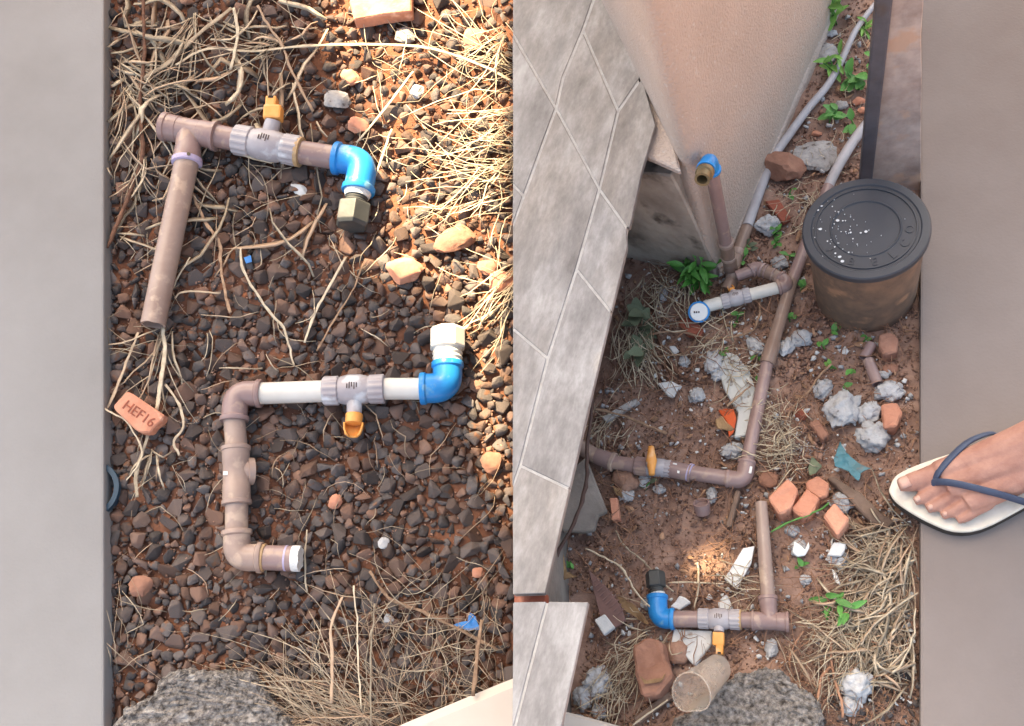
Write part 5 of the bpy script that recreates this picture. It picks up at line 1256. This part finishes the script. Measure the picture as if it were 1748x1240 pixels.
def plant(x, y, label, nst, nlv, hgt, leafpx, mat, spread=1.0, wide=False, seed=0, cat='plant', stem_mat='leaf', lean=0.0):
    rr = random.Random(seed + int(x)); base = G(x, y, 0); q = mpp(base); root = thing('plant', base, label, cat)
    V, Fc = [], []; runs = []
    for s_ in range(nst):
        a = rr.uniform(0, 6.283); tip = Vector((math.cos(a) * spread * hgt * rr.uniform(.2, .7), math.sin(a) * spread * hgt * rr.uniform(.2, .7), hgt * rr.uniform(.7, 1.1)))
        tip += Vector((cam_r.x, cam_r.y, 0)) * lean * hgt
        path = [base + Vector((rr.gauss(0, .003), rr.gauss(0, .003), -.005)), base + tip * .5 + ZUP * hgt * .12, base + tip]
        runs.append(tube(smooth_path(path, 3), 0.0013, 6))
        for l_ in range(nlv):
            t = (l_ + 1) / nlv; p = base + tip * t
            o = bpy.data.objects.new('leaf', (LEAFW if wide else LEAF)[mat]); COL.objects.link(o); o.parent = root
            ln = leafpx * q * rr.uniform(.7, 1.15)
            e = Matrix.Rotation(rr.uniform(0, 6.283), 3, 'Z') @ Matrix.Rotation(rr.uniform(-.1, .75) if t < .95 else rr.uniform(.3, 1.0), 3, 'X') @ Matrix.Rotation(rr.gauss(0, .3), 3, 'Y')
            mm = (e * ln).to_4x4(); mm.translation = p - base; o.matrix_basis = mm
    v, f = merge(*runs); put('stem', v, f, stem_mat, root, True)
    return root
plant(1193, 490, 'bushy green plant with pointed leaves at the house corner', 7, 9, .060, 30, 'leaf_dark', .9)
plant(1422, 1048, 'low green weed in dry grass right of the pipe tee', 5, 4, .03, 30, 'leaf', 1.3, stem_mat='root')
plant(1428, 40, 'broad-leaved light green plant at the far wall end', 3, 3, .07, 34, 'leaf_light', .6, True)
plant(1424, 128, 'light green plant with pale leaves over the conduit', 3, 4, .04, 26, 'leaf_light', 1.0)
plant(1462, 150, 'wide green leafed weed by the dark frame post', 3, 4, .03, 28, 'leaf', 1.2, True)
plant(1414, 208, 'small green weed on the soil right of the conduit bend', 2, 4, .025, 24, 'leaf', 1.2, True)
plant(1462, 222, 'green leaf sprout beside the grey pipe end', 1, 3, .02, 24, 'leaf', 1.0, True)
plant(1475, 55, 'grassy green weed beside the far conduit', 3, 4, .02, 18, 'leaf_light', 1.2)
plant(1480, 112, 'trailing green weed at the dark frame', 2, 4, .02, 22, 'leaf', 1.4, True)
SD = [(1330, 400, 'beside the grey mortar lump under the red shard', 'leaf', 6), (1330, 420, 'between conduit and bucket', 'leaf', 5), (1350, 440, 'against the water pipe below the bucket', 'leaf', 3), (1283, 430, 'grey-leaved, right of the wall conduit', 'leaf_grey', 3), (1350, 545, 'right of the pipe near the coupling', 'leaf', 5), (1365, 495, 'between water pipe and bucket', 'leaf', 4), (1265, 450, 'beside the brown pipe offcut at the wall', 'leaf', 3), (1345, 340, 'next to the flat red shard', 'leaf', 2), (1428, 567, 'under the bucket', 'leaf', 3), (1425, 630, 'below the lone stick end', 'leaf_light', 4), (1410, 598, 'near the bucket foot', 'leaf', 2), (1290, 645, 'touching the long pipe', 'leaf', 2), (1240, 605, 'by the twig end', 'leaf', 3), (1258, 552, 'beneath the white pipe', 'leaf', 4), (1455, 632, 'left of the cut pipes', 'leaf', 3), (1443, 672, 'at the mortar heap', 'leaf', 2), (1475, 588, 'behind the pipe offcut', 'leaf', 2), (1300, 615, 'left of the coupling', 'leaf', 2), (970, 968, 'at the patio gap', 'leaf', 3), (1360, 965, 'under the white shell shards', 'leaf', 3), (1100, 835, 'below the orange handle', 'leaf_grey', 2)]
for x, y, lb, m_, nl in SD: plant(x, y, 'small seedling with round green leaves ' + lb, 1, nl, .014, 15, m_, 1.6, True, cat='seedling')
plant(1095, 565, 'wilted grey-green weed beside the patio edge', 3, 4, .04, 36, 'leaf_grey', 1.2, True, stem_mat='twig')
plant(1092, 600, 'smaller grey-green weed under the wilted one', 2, 4, .03, 30, 'leaf_grey', 1.2, True, stem_mat='twig')
plant(1118, 425, 'dried brown weed against the cement face below the patio', 3, 5, .06, 16, 'dead_leaf', 1.0, stem_mat='twig')

# ------------------------------------------------------------------ foot in flip-flop
tip = G(1530, 848, 0); heel = G(1852, 716, 0); ax = (heel - tip); FL = ax.length; ax.normalize(); sd = ZUP.cross(ax)   # sideways
if sd.dot(G(1545, 900, 0) - G(1530, 850, 0)) < 0: sd = -sd       # towards the small toes
base0 = 0.0475
def fp(a, s_, h): return tip + ax * a + sd * s_ + ZUP * (base0 + h)
root = thing('person', fp(0.2, 0.03, 0), 'bare foot in a white flip-flop stepping from the taupe paving', 'person')
k_ = FL / 0.25
runs = []
def T(pts, rad, n=14): runs.append(tube(smooth_path([fp(a * k_, s_ * k_, h * k_) for a, s_, h in pts], 4), [r * k_ for r in np.interp(np.linspace(0, 1, (len(pts) - 1) * 4 + 1), np.linspace(0, 1, len(rad)), rad)], n))
T([(-.002, .006, .011), (.012, .008, .0135), (.03, .010, .015), (.06, .012, .017)], [.006, .0115, .0122, .0145])
for i, (s_, a0, r_) in enumerate(((.030, .008, .0078), (.045, .016, .0074), (.059, .027, .0070), (.071, .040, .0066))):
    T([(a0 - .002, s_, .008), (a0 + .010, s_, .0105), (a0 + .022, s_ - .001, .0135), (a0 + .04, s_ - .003, .0145)], [r_ * .7, r_, r_ * .98, r_ * 1.15])
T([(.045, .012, .018), (.09, .018, .026), (.14, .026, .042), (.18, .032, .055)], [.015, .019, .024, .030])
T([(.045, .032, .016), (.09, .034, .024), (.14, .034, .036), (.18, .034, .05)], [.016, .02, .026, .03])
T([(.055, .058, .015), (.09, .056, .019), (.15, .050, .024), (.20, .044, .03)], [.014, .018, .023, .028])
T([(.10, .03, .02), (.17, .034, .026), (.225, .036, .03), (.245, .036, .034)], [.016, .026, .031, .026])
T([(.19, .034, .05), (.20, .034, .10), (.205, .034, .2), (.20, .034, .32), (.195, .034, .44), (.19, .034, .52)], [.032, .032, .036, .044, .042, .046])
v, f = merge(*runs); body = put('body', v, f, 'skin', root, True)
md = body.modifiers.new('r', 'REMESH'); md.mode = 'VOXEL'; md.voxel_size = 0.0022; md.use_smooth_shade = True
md = body.modifiers.new('s', 'SMOOTH'); md.factor = 0.5; md.iterations = 4
for a, s_, h, w_, l_ in ((.004, .0075, .0245, .0075, .0065), (.0095, .030, .0165, .0042, .004), (.018, .045, .0160, .004, .0036), (.029, .059, .0155, .0036, .0032)):
    V, Fc = [], []
    for i in range(5):
        for j in range(5):
            u_, v_ = i / 2 - 1, j / 2 - 1; V.append(fp((a + u_ * l_) * k_, (s_ + v_ * w_ * (1 - .25 * (u_ < -.6))) * k_, (h - .0022 * v_ * v_ - .0018 * (u_ < -.6)) * k_))
    for i in range(4):
        for j in range(4): Fc.append((i * 5 + j, i * 5 + j + 1, (i + 1) * 5 + j + 1, (i + 1) * 5 + j))
    o = put('toenail', V, Fc, 'nail', root, True); md = o.modifiers.new('s', 'SOLIDIFY'); md.thickness = .0012
v, f = rev(fp(.19 * k_, .034 * k_, .42 * k_), fp(.18 * k_, .034 * k_, .80 * k_), [(0, .058 * k_), (.5, .066 * k_), (1, .074 * k_)], 28)
put('shorts_leg', v, f, 'shorts', root, True)
OUT = [(-.012, .002), (-.012, .016), (-.004, .034), (.010, .056), (.030, .078), (.06, .088), (.11, .084), (.18, .074), (.24, .066), (.268, .04), (.262, .012), (.22, -.006), (.15, -.004), (.09, -.010), (.04, -.014), (.005, -.012)]
fl = thing('flip_flop', fp(.1, .03, 0), 'white-topped flip-flop with dark sole under the bare foot', 'sandal')
lp = smooth_path([fp(a * k_, s_ * k_, 0.0) for a, s_ in OUT] + [fp(OUT[0][0] * k_, OUT[0][1] * k_, 0)], 3)[:-1]
v, f = prism(lp, (0, 0, -.007)); fixn(put('footbed', v, f, 'sandal_white', fl), bev=.0015)
v, f = prism([p - ZUP * .0072 for p in lp], (0, 0, -.014)); o = put('sole', v, f, 'sandal_sole', fl); fixn(o, bev=.0015)
for pts in ([(.028, .021, .0), (.034, .021, .02), (.05, .012, .034), (.09, -.004, .034), (.125, -.011, .014), (.135, -.009, .0)], [(.028, .021, .0), (.034, .021, .02), (.05, .036, .037), (.085, .066, .038), (.115, .084, .018), (.13, .086, .0)]):
    put('strap', *tube(smooth_path([fp(a * k_, s_ * k_, h * k_) for a, s_, h in pts], 4), .005 * k_, 10, True, .5), 'strap', fl, True)
